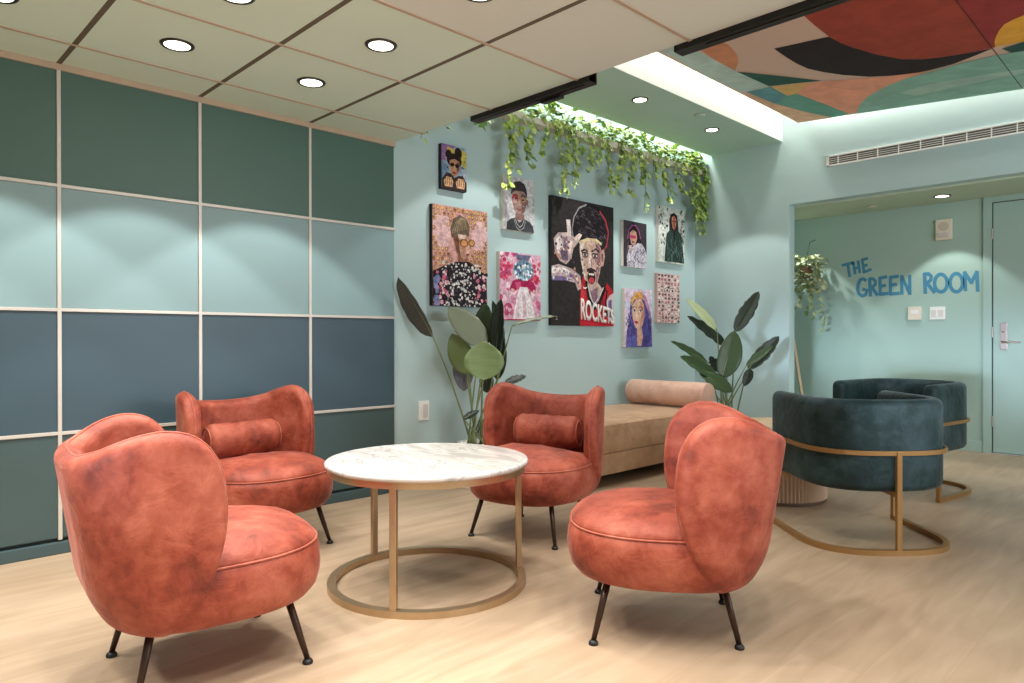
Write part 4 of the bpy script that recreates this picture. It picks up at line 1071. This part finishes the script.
plant('bird_of_paradise', 'dark leaved plant in the far corner beside the bolster and opening', P2x, P2y, .14, .30, [
    ((717, 330), (688, 298), 6.05, 6.00, .115, lf_pale, (-.5, -.5, .7), dict(bend=.06, fold=.15)),
    ((727, 347), (689, 315), 6.15, 6.10, .125, lf_dark, (-.5, -.6, .6), dict(bend=.05, fold=.2, ragged=.15)),
    ((708, 363), (673.5, 339.5), 6.10, 6.00, .085, lf_mid, (-.5, -.6, .6), dict(bend=.08, fold=.2)),
    ((718, 378), (682, 355), 6.00, 5.92, .15, lf_mid, (-.5, -.6, .7), dict(bend=.06, fold=.15)),
    ((699, 372), (733, 391), 5.95, 5.86, .17, lf_mid, (-.45, -.6, .7), dict(bend=.05, fold=.15, peak=.55)),
    ((722, 378), (735, 330), 6.00, 6.05, .20, lf_mid, (-.75, -.55, .15), dict(bend=.06, fold=.2, skew=.15)),
    ((735, 332), (759.5, 290), 6.15, 6.20, .135, lf_dark, (-.8, -.5, .2), dict(bend=.08, fold=.2, ragged=.12)),
    ((748, 369), (780, 335.5), 6.10, 6.10, .125, lf_dark, (-.7, -.6, .2), dict(bend=.08, fold=.25, ragged=.12)),
    ((746, 366), (773, 345), 6.06, 6.04, .07, lf_mid, (-.6, -.6, .5), dict(bend=.04, fold=.2)),
    ((751, 369), (744, 386), 6.08, 6.02, .085, lf_dark, (-.7, -.6, .1), dict(bend=.05)),
    ((719, 372), (710, 356), 6.25, 6.3, .10, lf_dark, (-.6, -.7, .1), dict(bend=.05, ragged=.3)),
    ((722, 374), (718, 357), 6.25, 6.3, .08, lf_dark, (-.6, -.7, .1), dict(bend=.05, ragged=.3)),
])

# ------------------------------------------------------------------ alcove: door, lettering, devices, hanging plant
d1, d0 = 1.42, .50
t = bpy.data.objects.new('door_1', None); C.objects.link(t); t.location = (XB, (d0+d1)/2, 0)
t['kind'] = 'structure'; t['label'] = 'sage flush door at the right edge of the alcove'; t['category'] = 'door'
hw = (d1-d0)/2
b_ = NB(); box(b_, (-.012, -hw+.005, .014), (.0, hw-.005, 2.165), .002); obj('leaf', b_, door_paint, t)
b_ = NB(); box(b_, (-.022, hw+.004, 0), (0, hw+.068, 2.222), .003); box(b_, (-.022, -hw-.068, 0), (0, -hw-.004, 2.222), .003); box(b_, (-.022, -hw-.004, 2.172), (0, hw+.004, 2.222), .003); obj('frame', b_, door_paint, t)
b_ = NB(); box(b_, (-.008, hw-.006, .0), (-.001, hw+.005, 2.17)); box(b_, (-.008, -hw-.005, 0), (-.001, -hw+.006, 2.17)); box(b_, (-.008, -hw, 2.163), (-.001, hw, 2.173)); obj('gap_shade', b_, dark_line, t)  # dark strips put the shade of the door gaps into colour
b_ = NB(); box(b_, (-.055, -hw, .0), (.0, hw, .010), .003); obj('glare_strip', b_, M('pale_glare_strip', (214, 210, 206), .25, .6), t)  # pale metal strip stands in for light leaking under the door
for z in (.28, 1.05, 1.9):
    b_ = NB(); tube(b_, [(-.022, hw, z-.045), (-.022, hw, z+.045)], .007, 10); obj('hinge', b_, steel, t)
hy = 1.335-(d0+d1)/2
b_ = NB(); box(b_, (-.020, hy-.022, .90), (-.012, hy+.028, 1.13), .003); h = obj('lock_plate', b_, steel, t)
b_ = NB(); tube(b_, [(-.02, hy+.003, .965), (-.065, hy+.003, .965)], .009, 10); tube(b_, [(-.063, hy+.010, .965), (-.066, hy-.05, .967), (-.062, hy-.12, .962)], [.010, .009, .007], 10); obj('lever', b_, steel, h, True)
b_ = NB(); lathe(b_, [(0, .018), (.011, .016), (.012, 0)], 16); bmesh.ops.rotate(b_, cent=(0, 0, 0), matrix=Matrix.Rotation(-PI/2, 3, 'Y'), verts=b_.verts[:])
for v in b_.verts: v.co += Vector((-.018, hy+.003, 1.06))
obj('key_cylinder', b_, steel, h, True)

# painted lettering
def px(c): return on_x(835+c[0]*.15137, 240+c[1]*.15137, XB)
sg = thing('wall_lettering', 'hand painted blue words THE GREEN ROOM on the alcove wall', 'lettering', (XB, 2.1, 1.5))
so = Vector(sg.location)
letters = [
    ('T', [[(50, 167), (85, 158), (118, 150)], [(84, 158), (97, 240)]], 15), ('H', [[(120, 148), (133, 222)], [(153, 140), (164, 215)], [(126, 188), (160, 180)]], 14),
    ('E', [[(180, 130), (192, 213)], [(178, 131), (214, 122)], [(185, 172), (212, 165)], [(190, 213), (238, 194)]], 14),
    ('G', [[(202, 266), (186, 256), (168, 262), (154, 290), (149, 325), (158, 356), (180, 371), (204, 362), (211, 330), (186, 326)]], 18),
    ('R', [[(229, 256), (234, 368)], [(229, 257), (252, 257), (267, 272), (266, 294), (250, 309), (233, 313)], [(243, 312), (280, 364)]], 17),
    ('E', [[(297, 250), (299, 360)], [(297, 252), (340, 243)], [(299, 306), (332, 299)], [(299, 359), (350, 353)]], 17), ('E', [[(366, 245), (367, 358)], [(366, 247), (416, 240)], [(367, 300), (405, 293)], [(367, 357), (424, 352)]], 17),
    ('N', [[(441, 238), (442, 356)], [(441, 240), (495, 355)], [(494, 236), (495, 356)]], 17),
    ('R', [[(592, 225), (597, 350)], [(592, 226), (620, 224), (636, 240), (633, 264), (615, 280), (596, 285)], [(607, 283), (657, 345)]], 19),
    ('O', [[(700+42*math.cos(a*.2618), 285+58*math.sin(a*.2618)) for a in range(25)]], 19), ('O', [[(802+42*math.cos(a*.2618), 282+60*math.sin(a*.2618)) for a in range(25)]], 19),
    ('M', [[(857, 213), (862, 332)], [(857, 215), (901, 282)], [(901, 282), (938, 210)], [(937, 210), (943, 335)]], 19),
]
for nm, strokes, w in letters:
    b_ = NB()
    w *= 1.28
    for i, s in enumerate(strokes):
        L, R = [], []
        for k, p in enumerate(s):
            a, b = s[max(k-1, 0)], s[min(k+1, len(s)-1)]
            if nm == 'O': a, b = s[(k-1) % 24], s[(k+1) % 24]
            dx, dy = b[0]-a[0], b[1]-a[1]; l = math.hypot(dx, dy); n_ = (-dy/l*w/2, dx/l*w/2)
            e = 0
            if nm != 'O' and k in (0, len(s)-1): e = w*.25*(1 if k else -1)
            q = (p[0]+dx/l*e, p[1]+dy/l*e)
            L.append((q[0]+n_[0], q[1]+n_[1])); R.append((q[0]-n_[0], q[1]-n_[1]))
        def vv(p, dep): v = px(p)-so; v.x = dep; return v
        x0 = -.0012-.0003*i
        A = [(b_.verts.new(vv(l, x0)), b_.verts.new(vv(r, x0)), b_.verts.new(vv(l, 0)), b_.verts.new(vv(r, 0))) for l, r in zip(L, R)]
        for a, c in zip(A, A[1:]):
            b_.faces.new((a[0], a[1], c[1], c[0])); b_.faces.new((a[0], c[0], c[2], a[2])); b_.faces.new((a[1], a[3], c[3], c[1]))
    obj('letter', b_, letter_blue, sg)

def wall_plate(name, label, cat, y0, y1, z0, z1, mat, depth=.012):
    t = thing(name, label, cat, (XB, (y0+y1)/2, (z0+z1)/2)); w, h = abs(y1-y0)/2, (z1-z0)/2
    b_ = NB(); box(b_, (-depth, -w, -h), (0, w, h), .003); obj('plate', b_, mat, t); return t, w, h
t, w, h = wall_plate('thermostat', 'square cream thermostat under the painted lettering', 'thermostat', 1.97, 2.08, 1.17, 1.29, cream_pl, .024)
b_ = NB(); box(b_, (-.027, -w*.6, -h*.1), (-.024, w*.6, h*.5), .001); obj('display', b_, white_pl, t)
t, w, h = wall_plate('light_switch', 'white double light switch plate right of the thermostat', 'light switch', 1.78, 1.905, 1.17, 1.285, white_pl, .008)
for s in (-1, 1): b_ = NB(); box(b_, (-.013, s*w*.46-.021, -h*.55), (-.008, s*w*.46+.021, h*.55), .002); obj('rocker', b_, M('rocker_white', (214, 208, 200), .4), t)
t, w, h = wall_plate('fire_alarm', 'cream wall fire alarm with strobe high beside the door', 'alarm', 1.724, 1.852, 1.885, 2.07, cream_pl, .03)
b_ = NB(); lathe(b_, [(0, .004), (.04, .004), (.042, 0)], 24); bmesh.ops.rotate(b_, cent=(0, 0, 0), matrix=Matrix.Rotation(-PI/2, 3, 'Y'), verts=b_.verts[:])
for v in b_.verts: v.co += Vector((-.03, 0, .03))
obj('sounder', b_, M('sounder_grey', (196, 186, 168), .6), t)
b_ = NB(); box(b_, (-.055, -.045, -.065), (-.03, .045, -.03), .008); obj('strobe', b_, M('strobe_lens', (206, 200, 196), .15), t)

t = thing('wall_outlet', 'white rectangular electrical outlet low on the art wall', 'outlet', (2.898, Y0, .512))
b_ = NB(); box(b_, (-.045, -.008, -.066), (.045, 0, .066), .003); obj('plate', b_, white_pl, t)
b_ = NB(); box(b_, (-.006, -.012, -.045), (.032, -.008, .045), .002); obj('receptacle', b_, M('receptacle_grey', (204, 200, 194), .4), t)

# hanging wall plant and leaning slat at the left end of the alcove
t = thing('hanging_wall_plant', 'variegated trailing plant hung on alcove wall beside the opening edge', 'hanging plant', (6.95, 2.93, 1.66))
b_ = NB(); lathe(b_, [(0, -.07), (.045, -.06), (.065, .02), (.07, .05), (.062, .05), (0, .04)], 24); obj('basket', b_, M('woven_basket', (150, 120, 84), .8, bump=.5, bscale=90), t, True)
b_ = NB(); tube(b_, [(0, 0, .06), (.1, 0, .30), (.24, 0, .34)], .004, 6); obj('hanger', b_, black, t)
fb = NB(); rd = random.Random(5)
for k in range(360):
    a = rd.uniform(0, 2*PI); r = rd.uniform(.04, .19); z = rd.uniform(-.20, .16)
    p = Vector((r*.8*math.cos(a), r*math.sin(a)*.9, z)); small_leaf(fb, p, Vector((math.cos(a), math.sin(a), rd.uniform(-.9, .6))), Vector((rd.uniform(-.4, .4), rd.uniform(-.4, .4), 1)), rd.uniform(.05, .085), rd.uniform(.035, .055))
sb = NB()
for k, (dx, dy, L) in enumerate([(-.05, -.08, .50), (.0, -.15, .62), (-.06, .04, .40), (.02, -.02, .44)]):
    pts = [Vector((dx+.02*math.sin(i*.8+k), dy*(1+.1*i/8)+.015*math.cos(i+k), .05-L*i/10)) for i in range(11)]; tube(sb, pts, .002, 5)
    for i in range(2, 11):
        if rd.random() < .8: small_leaf(fb, pts[i], Vector((rd.uniform(-.8, .2), rd.uniform(-1, 1), -.7)), Vector((-1, 0, .4)), rd.uniform(.045, .07), rd.uniform(.03, .05))
obj('stems', sb, stem_green, t); obj('foliage', fb, varieg_leaf, t)
q0, q1 = on_x(801.5, 392, 6.93), on_x(792.5, 334, 6.97)
dv = q1-q0; A = q0-dv*((q0.z-.006)/dv.z); B = A+dv*(1.42/dv.z)
t = thing('leaning_slat', 'tall pale wooden slat leaning inside the opening under the hanging plant', 'wooden slat', (A.x, A.y, 0))
A, B = Vector((0, 0, .006)), B-Vector((A.x, A.y, 0))
b_ = NB(); tube(b_, [A, B], .017, 4); obj('slat', b_, oak, t)
b_ = NB(); tube(b_, [A, A.lerp(B, .012)], .019, 4); obj('end_cap', b_, bronze, t)

# ------------------------------------------------------------------ light
def spot(loc, power, ang, col=(1, .93, .84), blend=.25, r=.018, tgt=None):
    l = bpy.data.lights.new('lamp', 'SPOT'); l.energy = power; l.spot_size = math.radians(ang); l.spot_blend = blend; l.color = col; l.shadow_soft_size = r
    o = bpy.data.objects.new('downlight_lamp', l); C.objects.link(o); o.location = loc
    if tgt is not None: o.rotation_euler = (Vector(tgt)-Vector(loc)).to_track_quat('-Z', 'Y').to_euler()
    return o
def strip(loc, sx, sy, power, tgt, col=(1, .97, .92)):
    l = bpy.data.lights.new('cove_or_fill_area', 'AREA'); l.shape = 'RECTANGLE'; l.size = sx; l.size_y = sy; l.energy = power; l.color = col
    o = bpy.data.objects.new('cove_or_fill_area', l); C.objects.link(o); o.location = loc
    return o, l
KD = 33
for x in DLX+[-.18, -.82]:
    for y in DLY: spot((x, y, ZC-.02), KD*(1.25 if y > 3 else 1), 92, (1, .972, .94), .18)
for x in (4.468, 5.562, 3.37): spot((x, 3.156, ZS-.02), 38, 92, (1, .985, .96), .18)
for x, y in ((6.851, 1.715), (6.851, .4), (6.851, 3.02)): spot((x, y, 2.2), 22, 84, (.97, .99, 1), .2)
# LED strip washing the top of the art wall, in the slot behind the soffit
strip(((XE+XF)/2+.1, (SB+Y0)/2, 3.12), XF-XE-.3, .10, 26, None)
# LED strips round the mural, in the gaps beside its edges
strip(((XE+XF)/2+.1, (SF+YM)/2, 3.15), XF-XE-.3, .08, 9, None)
strip((XF-.05, .3, 3.12), .06, 4.6, 32, None)
# daylight from the glazed right-hand side of the lounge, outside the picture
o, l = strip((3.4, -2.5, 1.35), 4.6, 1.5, 45, None, (.80, .90, 1))
o.rotation_euler = (math.radians(90), 0, 0)
o, l = strip((3.4, -2.4, 1.9), 3.2, 1.4, 75, None, (.90, .96, 1))  # second area light, added as fill for far wall, soffit and mural
o.rotation_euler = (Vector((5.8, 2.2, 2.75))-Vector((3.4, -2.4, 1.9))).to_track_quat('-Z', 'Y').to_euler()
# area light added at the rear: a flat cool beam reaching the alcove wall
o, l = strip((-2.3, .55, .80), 2.6, .35, 4.2, None, (.70, .82, 1))
o.rotation_euler = (Vector((7.2, 2.0, .80))-Vector((-2.3, .55, .80))).to_track_quat('-Z', 'Y').to_euler(); l.spread = math.radians(9)
w = bpy.data.worlds.new('world'); SC.world = w; w.use_nodes = True
w.node_tree.nodes['Background'].inputs[0].default_value = (.96, .98, 1, 1); w.node_tree.nodes['Background'].inputs[1].default_value = .22

SC.view_settings.view_transform = 'Standard'; SC.view_settings.look = 'None'; SC.view_settings.gamma = 1
SC.view_settings.use_curve_mapping = False
SC.view_settings.exposure = .25
SC.cycles.use_denoising = True
SC.cycles.max_bounces = 8; SC.cycles.diffuse_bounces = 5
SC.cycles.sample_clamp_indirect = 6
